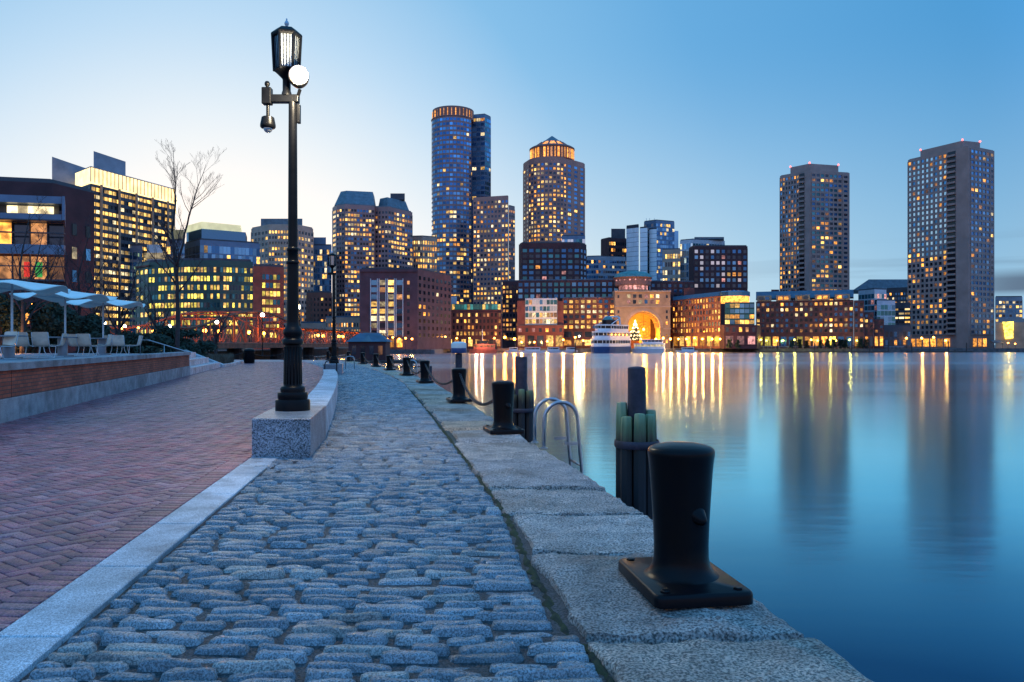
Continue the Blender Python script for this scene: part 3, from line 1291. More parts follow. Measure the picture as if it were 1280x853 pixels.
pile(px(796, 8.5), 8.5, 'timber wrapped mooring pile nearest the camera, behind the big bollard')
pile(px(651.5, 15.2), 15.2, 'timber wrapped mooring pile with steel pipe top, behind the second bollard', ttop=.55, top=1.17, r=.115)
pile(px(573.5, 27), 27, 'dark pile rising behind the third bollard, topped by a pale drum', top=1.1, r=.115, timbers=False)
dr = MB()
dr.lathe([(.24, 0), (.26, .03), (.26, .28), (.25, .34), (.15, .38), (.001, .385)], (0, 0, 0), 20)
cl_ = MB()
cl_.lathe([(.262, .0), (.268, .02), (.268, .15), (.262, .17)], seg=20)
o = dr.build('pile_cap', M['white_fabric'], loc=(px(573.5, 27), 27, 1.115), smooth=True, sharp=40)
tag(o, 'pale plastic cap sitting on the dark pile behind the third bollard', 'pile cap')
mat('navy_paint', (.02, .05, .16), .4, scale=3, var=.15)
cl_.build('collar', M['navy_paint'], o, smooth=True, sharp=40)
pile(px(535.5, 32), 32, 'short dark pile low behind the fourth bollard', top=.55, r=.15, timbers=False)

# ---- stainless ladder
def ladder(x, y, label, s=1.0, rz=.17):
    root = thing('quay_ladder', label, 'ladder', (x, y, .02), rz, 'steel ladders on the quay edge')
    for k in (0, 1):
        yy = -.31 + .62 * k
        pts = [(0, yy, .0)]
        pts += [(.0, yy, .30)]
        for i in range(1, 12):
            a = PI - PI * i / 12
            pts.append((.235 + .235 * math.cos(a), yy, .36 + .235 * math.sin(a) * 1.08))
        pts += [(.47, yy, .30), (.49, yy, .0), (.52, yy, -.3), (.52, yy, -2.9)]
        b = MB()
        b.tube(pts, .024, 12)
        b.build('handrail', M['stainless'], root, smooth=True)
        f = MB()
        f.lathe([(.055, 0), (.055, .012), (.03, .018), (.03, .03)], (0, yy, 0), 14)
        f.build('foot_flange', M['stainless'], root, smooth=True, sharp=30)
        q = MB()
        q.box(.28, .50, yy - .012, yy + .012, .035, .075)
        q.build('wall_bracket', M['stainless'], root)
    for i in range(8):
        r_ = MB()
        r_.bar((.52, -.31, -.25 - .3 * i), (.52, .31, -.25 - .3 * i), .018, 8)
        r_.build('rung', M['stainless'], root, smooth=True)
    return root


ladder(px(674, 10.9), 10.95, 'bright steel ladder with two arched handrails over the quay edge')
ladder(px(498.5, 39) + .35, 39.5, 'small far steel ladder arching over the quay between the fifth and sixth bollards', rz=.1)

# ---- granite plinths and seat wall
def granite_block(mb, quad, z0, z1, c=.012):
    """quad: four xy corners counter-clockwise"""
    n = 4
    ctr = Vector((sum(q[0] for q in quad) / 4, sum(q[1] for q in quad) / 4))
    ins = []
    for q in quad:
        d = ctr - Vector(q)
        ins.append(Vector(q) + d.normalized() * c * 1.4)
    vs = [(q[0], q[1], z0) for q in quad] + [(q[0], q[1], z1 - c) for q in quad] + [(q[0], q[1], z1) for q in ins]
    fs = [(i, (i + 1) % 4, 4 + (i + 1) % 4, 4 + i) for i in range(4)] + [(4 + i, 4 + (i + 1) % 4, 8 + (i + 1) % 4, 8 + i) for i in range(4)] + [(8, 9, 10, 11)]
    mb.add(vs, fs)


b = MB()
granite_block(b, [(-3.205, 9.86), (-2.485, 9.86), (-2.79, 12.0), (-3.51, 12.0)], -.06, .49)
tag(b.build('lamp_plinth', M['plinth_granite']), 'long speckled granite block carrying the tall near lamp post', 'plinth', 'granite plinths under the lamp posts')
b = MB()
SWR = [(12.02, -2.80), (12.7, -2.93), (15.5, -3.46), (18.6, -4.08), (22.5, -4.90), (26.6, -5.80), (30.4, -6.72)]
y = 12.02
rnd = random.Random(4)
while y < 30.3:
    y2 = min(30.4, y + 1.52)
    xa, xb_ = lerp_tab(SWR, y + .006), lerp_tab(SWR, y2 - .006)
    granite_block(b, [(xa - .46, y + .006), (xa, y + .006), (xb_, y2 - .006), (xb_ - .46, y2 - .006)], -.06, .46 + rnd.uniform(-.004, .004))
    y = y2
tag(b.build('seat_wall', M['sawn_granite']), 'low curved granite seat wall running back from the tall lamp post', 'seat wall')
b = MB()
granite_block(b, [(-8.75, 37.0), (-7.85, 37.0), (-8.35, 39.6), (-9.25, 39.6)], -.06, .5)
tag(b.build('lamp_plinth', M['plinth_granite']), 'smaller far granite block under the second lamp post', 'plinth', 'granite plinths under the lamp posts')

# ---- lamp posts
glass_mat('lantern_glass', (.5, .56, .6), .55, .12)


def lamp_post(x, y, z, label, near=True, lit=False):
    root = thing('lamp_post', label, 'lamp post', (x, y, z), 0, 'lamp posts on the quay')
    b = MB()
    b.lathe([(.235, 0), (.235, .135), (.228, .15), (.20, .155), (.20, .165), (.205, .185), (.205, .235), (.198, .25), (.168, .255), (.166, .27), (.170, .30), (.160, .325), (.145, .335),
             (.126, .345), (.122, .36), (.112, .90), (.122, .905), (.146, .925), (.146, .965), (.135, .985), (.112, 1.0), (.11, 1.02), (.128, 1.05), (.135, 1.08), (.125, 1.115), (.105, 1.14),
             (.088, 1.18), (.084, 1.22)], seg=32, cap=False)
    b.build('base', M['black_iron'], root, smooth=True, sharp=38)
    fl = MB()
    for k in range(16):
        a = 2 * PI * k / 16
        fl.tube([(.119 * math.cos(a), .119 * math.sin(a), .36), (.111 * math.cos(a), .111 * math.sin(a), .88)], .010, 5)
    fl.build('fluting', M['black_iron'], root, smooth=True)
    s_ = MB()
    s_.lathe([(.084, 1.2), (.078, 2.02), (.086, 2.03), (.09, 2.05), (.082, 2.07), (.074, 2.075), (.073, 2.2), (.08, 2.21), (.083, 2.235), (.078, 2.25), (.066, 2.26), (.056, 4.36), (.001, 4.365)], seg=24, cap=False)
    s_.build('shaft', M['black_iron'], root, smooth=True, sharp=38)
    # arm, neck and lantern
    a = MB()
    a.box(-.30, .085, -.055, .055, 4.265, 4.37)
    a.build('arm', M['black_iron'], root, bevel=.008)
    n_ = MB()
    n_.lathe([(.07, 4.36), (.066, 4.40), (.055, 4.43), (.055, 4.58), (.065, 4.60), (.12, 4.655), (.168, 4.70)], (-.085, 0, 0), 20)
    n_.build('neck', M['black_iron'], root, smooth=True, sharp=38)
    cx = -.085
    lan = MB()
    for k in range(6):
        q0 = R(60 * k + 15)
        q1 = R(60 * k + 75)
        r0, r1 = .165, .19
        lan.tube([(cx + r0 * math.cos(q0), r0 * math.sin(q0), 4.69), (cx + r1 * math.cos(q0), r1 * math.sin(q0), 5.20)], .021, 6)
        lan.tube([(cx + .163 * math.cos(q0), .163 * math.sin(q0), 4.71), (cx + .163 * math.cos(q1), .163 * math.sin(q1), 4.71)], .022, 6)
        lan.tube([(cx + .188 * math.cos(q0), .188 * math.sin(q0), 5.19), (cx + .188 * math.cos(q1), .188 * math.sin(q1), 5.19)], .022, 6)
    lan.lathe([(.14, 4.67), (.175, 4.69), (.175, 4.715), (.15, 4.72)], (cx, 0, 0), 6, a0=R(15))
    lf = lan.build('lantern_frame', M['black_iron'], root)
    gl = MB()
    gl.lathe([(.150, 4.72), (.174, 5.18)], (cx, 0, 0), 6, a0=R(15), cap=False)
    gl.build('lantern_glass', M['lantern_glass'] if not lit else M['lamp_white'], root)
    rib = MB()
    for k in range(6):
        for f_ in (.25, .5, .75):
            q0, q1 = R(60 * k + 15), R(60 * k + 75)
            x0, y0 = math.cos(q0) * (1 - f_) + math.cos(q1) * f_, math.sin(q0) * (1 - f_) + math.sin(q1) * f_
            rib.bar((cx + x0 * .154, y0 * .154, 4.72), (cx + x0 * .178, y0 * .178, 5.18), .006, 4)
    rib.build('glazing_bars', M['black_iron'], root)
    rf = MB()
    rf.lathe([(.205, 5.19), (.212, 5.205), (.205, 5.225), (.13, 5.285), (.05, 5.31), (.03, 5.315)], (cx, 0, 0), 6, a0=R(15))
    rf.build('lantern_roof', M['black_iron'], root)
    fi = MB()
    fi.lathe([(.018, 5.31), (.018, 5.33), (.03, 5.35), (.032, 5.37), (.02, 5.395), (.008, 5.41), (.012, 5.425), (.001, 5.44)], (cx, 0, 0), 12, cap=False)
    fi.build('finial', M['pale_metal'], root, smooth=True)
    if near:
        k_ = MB()
        k_.box(-.42, -.29, -.06, .06, 4.24, 4.47)
        k_.build('camera_bracket', M['black_iron'], root, bevel=.012)
        f2 = MB()
        f2.lathe([(.02, 4.47), (.02, 4.49), (.035, 4.51), (.038, 4.535), (.025, 4.56), (.001, 4.57)], (-.355, 0, 0), 12)
        f2.build('camera_finial', M['black_iron'], root, smooth=True)
        d_ = MB()
        d_.lathe([(.024, 4.24), (.024, 4.075), (.07, 4.07), (.085, 4.06), (.105, 3.96), (.105, 3.93), (.095, 3.915), (.06, 3.91)], (-.345, 0, 0), 20, cap=False)
        dm = d_.build('dome_camera', M['black_iron'], root, smooth=True, sharp=38)
        e_ = MB()
        e_.ball((-.345, 0, 3.91), .062, 16, 10)
        e_.build('camera_dome', M['lantern_glass'], dm, smooth=True)
        j_ = MB()
        j_.box(.06, .105, -.04, .04, 3.98, 4.24)
        j_.build('junction_box', M['black_iron'], root, bevel=.008)
        h_ = MB()
        h_.lathe([(.05, -.14), (.10, -.10), (.13, -.02), (.14, .06), (.135, .08)], seg=24)
        rq = Matrix.Translation((.125, -.16, 4.55)) @ Matrix.Rotation(R(14), 4, 'Z') @ Matrix.Rotation(R(80), 4, 'X')
        h_.v = [tuple(rq @ Vector(v)) for v in h_.v]
        hd = h_.build('floodlight_housing', M['black_iron'], root, smooth=True, sharp=40)
        a2 = MB()
        a2.bar((.06, 0, 4.32), (.12, -.08, 4.42), .025, 8)
        a2.build('floodlight_bracket', M['black_iron'], root)
        w_ = MB()
        w_.lathe([(.132, .07), (.130, .11), (.118, .145), (.095, .175), (.06, .195), (.03, .203), (.001, .205)], seg=28, cap=False)
        w_.v = [tuple(rq @ Vector(v)) for v in w_.v]
        w_.build('floodlight_lens', M['flood_glow'], hd, smooth=True)
        lamp_light('floodlight_beam', (.24, -.45, 4.50), 420, (1, .82, .55), .1, root)
    return root


lamp_post(px(366, 11.1), 11.1, .49, 'tall black lamp post in front with lantern, dome camera and glaring floodlight', True)
lamp_post(px(417.5, 38.6), 38.6, .5, 'second black lamp post with unlit lantern on the far granite block', False)
lp3 = lamp_post(px(377.5, 76), 75, -.05, 'far lamp post with glowing lantern on the quay end behind the tall post', False, True)
lamp_light('lantern_light', (0, -.4, 4.9), 120, (1, .8, .5), .2, lp3)

# ---- raised terrace: wall, floor, stairs, rail
def along(y, off):
    return wallx(y) + off


mat('terrace_brick', (.21, .085, .055), .85, scale=3, var=.25)
mb_, t, p = base_mat('wall_brick')
lk = t.links.new
g = N(t, 'ShaderNodeNewGeometry')
sp = N(t, 'ShaderNodeSeparateXYZ')
lk(g.outputs['Position'], sp.inputs[0])
cb = N(t, 'ShaderNodeCombineXYZ')
lk(sp.outputs['Y'], cb.inputs[0])
lk(sp.outputs['Z'], cb.inputs[1])
br = N(t, 'ShaderNodeTexBrick')
br.inputs['Scale'].default_value = 1
br.inputs['Brick Width'].default_value = .21
br.inputs['Row Height'].default_value = .072
br.inputs['Mortar Size'].default_value = .008
br.inputs['Color1'].default_value = (.50, .11, .055, 1)
br.inputs['Color2'].default_value = (.32, .07, .04, 1)
br.inputs['Mortar'].default_value = (.10, .07, .06, 1)
lk(cb.outputs[0], br.inputs['Vector'])
nz = N(t, 'ShaderNodeTexNoise')
nz.inputs['Scale'].default_value = 1.1
nz.inputs['Detail'].default_value = 6
lk(g.outputs['Position'], nz.inputs['Vector'])
mr = N(t, 'ShaderNodeMapRange')
mr.inputs['From Min'].default_value = .3
mr.inputs['From Max'].default_value = .7
mr.inputs['To Min'].default_value = .65
mr.inputs['To Max'].default_value = 1.3
lk(nz.outputs[0], mr.inputs['Value'])
hs = N(t, 'ShaderNodeHueSaturation')
lk(br.outputs['Color'], hs.inputs['Color'])
lk(mr.outputs[0], hs.inputs['Value'])
lk(hs.outputs[0], p.inputs['Base Color'])
p.inputs['Roughness'].default_value = .85
bp = N(t, 'ShaderNodeBump')
bp.inputs['Distance'].default_value = .008
bp.invert = True
lk(br.outputs['Fac'], bp.inputs['Height'])
lk(bp.outputs[0], p.inputs['Normal'])
M['wall_brick'] = mb_

tw = thing('terrace_wall', 'long low terrace wall of red brick between granite base and cap', 'wall', (-9.1, 14.3, 0))


def wallrun(name, m, o0, o1, z0, z1, step, gap, ya=1.0, yb=36.8):
    b = MB()
    y = ya
    while y < yb - .01:
        y2 = min(yb, y + step)
        A, B = y + gap, y2 - gap
        granite_block(b, [(along(A, o0) + 9.1, A - 14.3), (along(A, o1) + 9.1, A - 14.3), (along(B, o1) + 9.1, B - 14.3), (along(B, o0) + 9.1, B - 14.3)], z0, z1, .01)
        y = y2
    return b.build(name, M[m], tw)


wallrun('base_course', 'weathered_granite', -.5, .0, -.05, .42, 1.8, .004)
wallrun('brick_panel', 'wall_brick', -.48, -.035, .42, .93, 4.6, .012)
wallrun('cap', 'weathered_granite', -.52, .035, .932, 1.07, 1.6, .004)
# terrace floor and the ground behind
tf = MB()
tf.prism([(along(1, -.5), 1), (along(36.8, -.5), 36.8), (along(36.8, -.5) - 3, 40), (along(36.8, 0) - 8, 42), (-60, 42), (-60, 1)], -.2, .95)
tag(tf.build('terrace_paving', M['grey_paving']), kind='structure')

sr = thing('granite_steps', 'granite steps rising to the terrace at the end of the brick wall', 'steps', (-15.5, 40, 0))
for k in range(3):
    b = MB()
    ye = 49.5 - 1.7 * k
    o_ = .02 + .52 * k
    granite_block(b, [(wallx(36.84) - 2.2 + 15.5, -3.16), (wallx(36.84) - o_ + 15.5, -3.16), (wallx(ye) - o_ + 15.5, ye - 40), (wallx(ye) - 2.2 + 15.5, ye - 40)], -.05 + .33 * k, .33 * (k + 1) - .02)
    b.build('step', M['sawn_granite'], sr)
b = MB()
x0_, x1_ = wallx(49.6) + .1 + 15.5, wallx(49.6) - 2.3 + 15.5
b.add([(x0_, 9.6, -.05), (x0_, 10.0, -.05), (x1_, 10.0, -.05), (x1_, 9.6, -.05), (x0_, 9.6, .16), (x0_, 10.0, .16), (x1_, 10.0, 1.08), (x1_, 9.6, 1.08)],
      [(0, 1, 2, 3), (7, 6, 5, 4), (0, 4, 5, 1), (1, 5, 6, 2), (2, 6, 7, 3), (3, 7, 4, 0)])
b.build('cheek_wall', M['sawn_granite'], sr)
b = MB()
for (xa, ya), (xb2, yb2) in zip([(-18.1, 50.1), (-18.6, 53.5), (-19.5, 57)], [(-18.6, 53.5), (-19.5, 57), (-20.4, 60.5)]):
    granite_block(b, [(xa - .3, ya + .01), (xa, ya + .01), (xb2, yb2 - .01), (xb2 - .3, yb2 - .01)], -.05, .16)
tag(b.build('bed_kerb', M['sawn_granite']), 'low granite kerb round the planting bed past the steps', 'kerb')
b = MB()
rail = thing('handrail', 'sloping steel handrail at the top of the terrace steps', 'handrail', (px(175.5, 36), 36, .95))
b = MB()
b.tube([(0, 0, 0), (0, 0, .62), (.03, 0, .66), (.35, .05, .655), (1.9, .7, .10), (1.9, .7, -.7)], .022, 8)
b.build('rail', M['stainless'], rail, smooth=True)
b = MB()
b.bar((.95, .28, -.5), (.95, .28, .43), .018, 8)
b.build('post', M['stainless'], rail, smooth=True)

# ---- litter bin
bn = thing('litter_bin', 'dark round litter bin standing at the edge of the planting bed', 'bin', (px(311.5, 60), 60, 0))
b = MB()
b.lathe([(.34, 0), (.36, .05), (.40, .8), (.43, .82), (.43, .87), (.40, .9)], seg=20)
b.build('drum', M['black_iron'], bn, smooth=True, sharp=38)
b = MB()
for k in range(20):
    a = 2 * PI * k / 20
    b.bar((.37 * math.cos(a), .37 * math.sin(a), .05), (.415 * math.cos(a), .415 * math.sin(a), .8), .012, 4)
b.build('slats', M['black_iron'], bn)
b = MB()
b.lathe([(.43, .9), (.44, .93), (.38, 1.05), (.2, 1.12), (.12, 1.13)], seg=20)
b.build('lid', M['black_iron'], bn, smooth=True, sharp=38)

# ---- bicycle hoops on the cobbles past the seat wall
for (x_, y_, lab) in ((px(437.5, 46), 46, 'thin steel hoop stand alone on the cobbles past the second lamp'), (px(413.5, 33.5), 33.5, 'black steel hoop stand at the end of the curved seat wall')):
    b = MB()
    b.tube([(-.25, 0, 0), (-.25, 0, .62), (-.19, 0, .74), (0, 0, .78), (.19, 0, .74), (.25, 0, .62), (.25, 0, 0)], .024, 8)
    tag(b.build('bike_hoop', M['black_iron'] if y_ < 40 else M['stainless'], loc=(x_, y_, -.04), smooth=True), lab, 'bike stand')

# ---- umbrellas, tables, chairs
TZ = .95
def canopy(Rr, ph):
    b = MB()
    nr, na = 10, 72
    vs = []
    for lay in (0, 1):
        for i in range(nr + 1):
            t_ = i / nr
            for k in range(na):
                a = 2 * PI * k / na
                wv = math.cos(6 * a + ph)
                r = Rr * t_ * (1 + .05 * wv * t_)
                z = 2.52 - .30 * t_ ** 1.15 + .10 * wv * t_ ** 2.2 - (.012 if lay else 0)
                vs.append((r * math.cos(a), r * math.sin(a), z))
    fs = []
    for lay in (0, 1):
        o = lay * (nr + 1) * na
        for i in range(nr):
            for k in range(na):
                k2 = (k + 1) % na
                q = (o + i * na + k, o + i * na + k2, o + (i + 1) * na + k2, o + (i + 1) * na + k)
                fs.append(q if lay == 0 else tuple(reversed(q)))
    o1 = (nr + 1) * na
    for k in range(na):
        k2 = (k + 1) % na
        fs.append((nr * na + k2, nr * na + k, o1 + nr * na + k, o1 + nr * na + k2))
    b.add(vs, fs)
    return b


def umbrella(x, y, Rr, ph, label):
    root = thing('parasol', label, 'parasol', (x, y, TZ), 0, 'white parasols on the terrace')
    canopy(Rr, ph).build('canopy', M['white_fabric'], root, smooth=True)
    b = MB()
    b.lathe([(.035, .02), (.035, 2.5), (.001, 2.53)], seg=14, cap=False)
    b.build('pole', M['white_pole'], root, smooth=True)
    b = MB()
    b.lathe([(.30, 0), (.30, .05), (.06, .07), (.05, .2)], seg=20)
    b.build('base', M['table_grey'], root, smooth=True, sharp=30)
    for k in range(6):
        a = 2 * PI * (k + .5) / 6 - ph / 6
        b = MB()
        b.tube([(.05 * math.cos(a), .05 * math.sin(a), 2.2), (Rr * .55 * math.cos(a), Rr * .55 * math.sin(a), 2.28)], .011, 5)
        b.build('rib', M['white_pole'], root)


UM = [(15, 25.5, 1.66, .6), (81.5, 30.3, 1.72, 2.2), (129, 35.3, 1.70, 1.2)]
UL = ['white wavy parasol at the left edge of the picture', 'white wavy parasol in the middle of the terrace row', 'white wavy parasol at the far end of the terrace row']
for (ux, uy, ur, up_), lab in zip(UM, UL):
    umbrella(px(ux, uy), uy, ur, up_, lab)


def table(x, y, label):
    root = thing('cafe_table', label, 'table', (x, y, TZ), 0, 'cafe tables under the parasols')
    b = MB()
    b.lathe([(.50, .70), (.52, .71), (.52, .735), (.50, .745)], seg=32)
    b.build('table_top', M['table_grey'], root, smooth=True, sharp=35)
    b = MB()
    b.lathe([(.17, .05), (.17, .70)], seg=20)
    b.build('pedestal', M['table_grey'], root, smooth=True, sharp=35)
    b = MB()
    b.lathe([(.34, 0), (.34, .035), (.2, .05)], seg=24)
    b.build('foot', M['table_grey'], root, smooth=True, sharp=35)


for (ux, uy, _, _), dx, lab in zip(UM, (.12, .10, .12), ['round grey cafe table under the nearest left parasol', 'round grey cafe table under the middle parasol', 'round grey cafe table under the far parasol']):
    table(px(ux, uy) + dx, uy - .35, lab)


def chair_proto(label, loc, rz, group):
    root = thing('cafe_chair', label, 'chair', loc, rz, group)
    # profile: seat then back, sitter faces -y
    pr = [(-.27, .405), (-.22, .425), (-.05, .41), (.12, .395), (.20, .41), (.245, .46), (.28, .56), (.315, .70), (.345, .82), (.365, .86)]
    b = MB()
    vs = []
    nw = 9
    for lay in (0, 1):
        for i, (y, z) in enumerate(pr):
            wd = .25 if 0 < i < len(pr) - 1 else .21
            if i in (3, 4, 5):
                wd = .235
            for k in range(nw):
                s_ = -1 + 2 * k / (nw - 1)
                back = max(0, (i - 4) / 5)
                vs.append((wd * s_, y - .045 * s_ * s_ * back + (.016 if lay else 0) * back, z + .03 * s_ * s_ * (1 - back) - (.016 if lay else 0) * (1 - back)))
    n = len(pr)
    fs = []
    for lay in (0, 1):
        o = lay * n * nw
        for i in range(n - 1):
            for k in range(nw - 1):
                q = (o + i * nw + k, o + i * nw + k + 1, o + (i + 1) * nw + k + 1, o + (i + 1) * nw + k)
                fs.append(q if lay == 0 else tuple(reversed(q)))
    b.add(vs, fs)
    b.build('seat_shell', M['white_mesh'], root, smooth=True)
    for s_ in (-1, 1):
        f = MB()
        f.tube([(s_ * .24, .36, .85), (s_ * .25, .30, .62), (s_ * .25, .25, .44), (s_ * .25, .1, .39), (s_ * .25, -.24, .40), (s_ * .25, -.30, .36), (s_ * .25, -.27, .2), (s_ * .25, -.18, .03), (s_ * .25, -.1, .012), (s_ * .25, .28, .012)], .013, 7)
        f.build('leg', M['white_pole'], root, smooth=True)
    f = MB()
    f.bar((-.25, .28, .012), (.25, .28, .012), .012, 7)
    f.build('stretcher', M['white_pole'], root)
    return root


CHS = [(3, 24.6, 15, 'white mesh chair cut by the left edge of the picture'), (34, 26.6, 175, 'white mesh chair right of the nearest table, seen from behind'),
       (55, 26.2, 190, 'white mesh chair in front, seen from behind between the first two tables'), (69, 29.6, 80, 'white mesh chair seen side on just left of the middle table'),
       (99, 31.2, 170, 'white mesh chair close right of the middle table'), (109, 30.4, 184, 'white mesh chair seen from behind right of the middle table'),
       (127, 32.4, 82, 'white mesh chair seen side on just left of the far table'), (141, 35.8, 172, 'white mesh chair close right of the far table'),
       (151, 34.8, 186, 'white mesh chair seen from behind right of the far table'), (166, 35.6, 80, 'white mesh chair at the end of the row, seen side on by the handrail')]
c0 = None
for x_, y_, a_, lab in CHS:
    loc = (px(x_, y_), y_, TZ)
    rz = R(-a_ if a_ < 100 else a_)
    if c0 is None:
        c0 = chair_proto(lab, loc, rz, 'white mesh chairs on the terrace')
    else:
        dup(c0, loc, rz, lab)

# ---- planting: bare trees, evergreens, grasses
mat('bark', (.045, .032, .032), .9, scale=4, var=.3)
mat('twig', (.07, .035, .038), .9, scale=3, var=.3)
mat('evergreen', (.022, .04, .022), .8, scale=2, var=.45)
mat('dry_grass', (.17, .12, .08), .9, scale=2, var=.35)


def bare_tree(name, label, loc, leaders, seed, levels=4, spread=.6, twig=.006, rr=.09, nb=(7, 6, 5), group='bare winter trees', t0=.28, lf=(.26, .46)):
    rn = random.Random(seed)
    root = thing(name, label, 'tree', loc, 0, group)
    tr, cr_ = MB(), MB()

    def branch(mb2, pts, r0, r1, lev, ln):
        mb2.tube(pts, r0, 6 if lev == 0 else (5 if lev == 1 else 3), r1=r1)
        if lev >= levels - 1:
            return
        n = nb[min(lev, len(nb) - 1)]
        for i in range(n):
            t_ = t0 + (.98 - t0) * (i + rn.random() * .7) / n
            k = min(len(pts) - 2, int(t_ * (len(pts) - 1)))
            f_ = t_ * (len(pts) - 1) - k
            p0 = Vector(pts[k]).lerp(Vector(pts[k + 1]), f_)
            d0 = (Vector(pts[k + 1]) - Vector(pts[k])).normalized()
            a = rn.uniform(0, 2 * PI)
            sd_ = Vector((math.cos(a), math.sin(a), rn.uniform(-.05, .25)))
            d = (d0 * (1 - spread * .62) + sd_ * spread).normalized()
            l2 = ln * rn.uniform(*lf) * (1.15 - .6 * t_)
            q = [p0]
            for s_ in range(4):
                d = (d + Vector((rn.gauss(0, .13), rn.gauss(0, .13), .10 + rn.gauss(0, .08)))).normalized()
                q.append(q[-1] + d * l2 / 4)
            ra = max(twig, (r0 + (r1 - r0) * t_) * .5)
            branch(cr_, q, ra, max(twig * .55, ra * .3), lev + 1, l2)

    for pts, r0, r1 in leaders:
        ln = sum((Vector(b2) - Vector(a2)).length for a2, b2 in zip(pts, pts[1:]))
        fine = []
        for a2, b2 in zip(pts, pts[1:]):
            for s_ in range(3):
                q = Vector(a2).lerp(Vector(b2), s_ / 3)
                fine.append(q + Vector((rn.gauss(0, .02), rn.gauss(0, .02), 0)) * (1 if s_ else 0))
        fine.append(Vector(pts[-1]))
        branch(tr, fine, r0, r1, 0, ln)
    tr.build('trunk', M['bark'], root, smooth=True)
    cr_.build('crown', M['twig'], root, smooth=True)
    return root


# the tall two-leader tree: pixel heights converted at its own distance
Yt = 46.0
X0 = px(222, Yt)


def tp(x, y, dy=0):
    return (px(x, Yt) - X0, dy, pz(y, Yt) - .2)


bare_tree('bare_tree', 'tall bare tree whose forked trunk stands alone against the bright sky', (X0, Yt, .2),
          [([(0, 0, 0), tp(222, 380), tp(221, 350), tp(218, 322), tp(215, 290)], .13, .07),
           ([tp(215, 290), tp(218, 250, .2), tp(216, 222, .3), tp(214, 190, .3)], .07, .008),
           ([tp(220, 333), tp(231, 305, -.2), tp(240, 270, -.4), tp(249, 240, -.4), tp(262, 207, -.5)], .08, .008)], 21, levels=4, spread=.52, twig=.004, nb=(13, 8, 6), t0=.34, lf=(.28, .50))
TREES = [((px(28, 40), 40, .8), 7.2, 31, 'bare tree at the left edge in front of the glowing glass wall'),
         ((px(98, 52), 52, .6), 8.6, 32, 'bare tree rising behind the middle parasol'),
         ((px(152, 48), 48, .5), 6.6, 33, 'bare tree rising behind the far parasol'),
         ((px(118, 60), 60, .5), 8.0, 34, 'slim bare tree between the middle and far parasols'),
         ((px(196, 60), 60, .4), 5.8, 35, 'small bare tree just left of the tall forked tree'),
         ((px(270, 66), 66, .2), 4.6, 36, 'low bare tree in front of the truss bridge')]
for loc, h, sd_, lab in TREES:
    rn = random.Random(sd_)
    L_ = [([(0, 0, 0), (rn.gauss(0, .1), 0, h * .3), (rn.gauss(0, .2), rn.gauss(0, .2), h * .6), (rn.gauss(0, .4), 0, h)], .13, .012)]
    for k in range(3):
        a = rn.uniform(0, 6.28)
        z = h * (.2 + .1 * k)
        L_.append(([(0, 0, z), (math.cos(a) * h * .12, math.sin(a) * h * .1, z + h * .18), (math.cos(a) * h * .26, math.sin(a) * h * .2, z + h * .5)], .07, .01))
    bare_tree('bare_tree', lab, loc, L_, sd_, levels=4, spread=.72, twig=.008, nb=(9, 6, 5))


def leafy(name, label, cat, loc, sx, sy, sz, n, m, leaf, seed, group=None, lobes=9, trunk=True):
    rn = random.Random(seed)
    root = thing(name, label, cat, loc, 0, group)
    b = MB()
    cl = [(rn.uniform(-.65, .65), rn.uniform(-.65, .65), rn.uniform(.1, .95)) for _ in range(lobes)]
    for i in range(n):
        c = rn.choice(cl)
        rr_ = rn.random() ** .4 * .42 * (1.25 - .6 * c[2])
        a, e = rn.uniform(0, 6.28), rn.uniform(-1.2, 1.4)
        q = Vector(((c[0] * (1 - .45 * c[2]) + rr_ * math.cos(a) * math.cos(e)) * sx, (c[1] * (1 - .45 * c[2]) + rr_ * math.sin(a) * math.cos(e)) * sy, max(.02, c[2] + rr_ * .5 * math.sin(e)) * sz))
        u = Vector((rn.gauss(0, 1), rn.gauss(0, 1), rn.gauss(0, 1))).normalized()
        v = u.orthogonal().normalized()
        s_ = leaf * rn.uniform(.5, 1.4)
        b.add([q - u * s_, q + v * s_ * .5, q + u * s_, q - v * s_ * .5], [(0, 1, 2, 3)])
    b.build('crown', M[m], root)
    if trunk:
        t_ = MB()
        for k in range(5):
            c = cl[k % len(cl)]
            t_.tube([(0, 0, 0), (c[0] * sx * .3, c[1] * sy * .3, c[2] * sz * .5), (c[0] * sx * .55, c[1] * sy * .55, c[2] * sz * .9)], .05, 5, r1=.012)
        t_.build('trunk', M['bark'], root)
    return root


SH = [((px(4, 41), 41), 1.6, 1.3, 3.0, 'dark conifer at the left edge behind the first parasol'), ((px(48, 43), 43), 2.2, 1.6, 2.6, 'broad dark evergreen between the first two parasols'),
      ((px(70, 46), 46), 1.5, 1.3, 3.6, 'tall dark evergreen left of the middle parasol pole'), ((px(105, 44), 44), 2.0, 1.5, 2.2, 'low dark evergreen right of the middle parasol pole'),
      ((px(140, 46), 46), 1.8, 1.5, 1.9, 'low dark evergreen behind the far parasol pole'), ((px(186, 46), 46), 2.0, 1.5, 1.6, 'low dark evergreen behind the steel handrail'),
      ((px(238, 52), 52), 2.0, 1.6, 1.7, 'dark evergreen at the foot of the tall forked tree'), ((px(205, 50), 50), 1.8, 1.5, 1.9, 'dark evergreen left of the tall forked tree trunk')]
for k, ((x_, y_), sx, sy, sz, lab) in enumerate(SH):
    leafy('evergreen_shrub', lab, 'shrub', (x_, y_, .5 if y_ > 44 else .9), sx, sy, sz, 2600, 'evergreen', .11, 50 + k, 'evergreens behind the terrace', lobes=12)

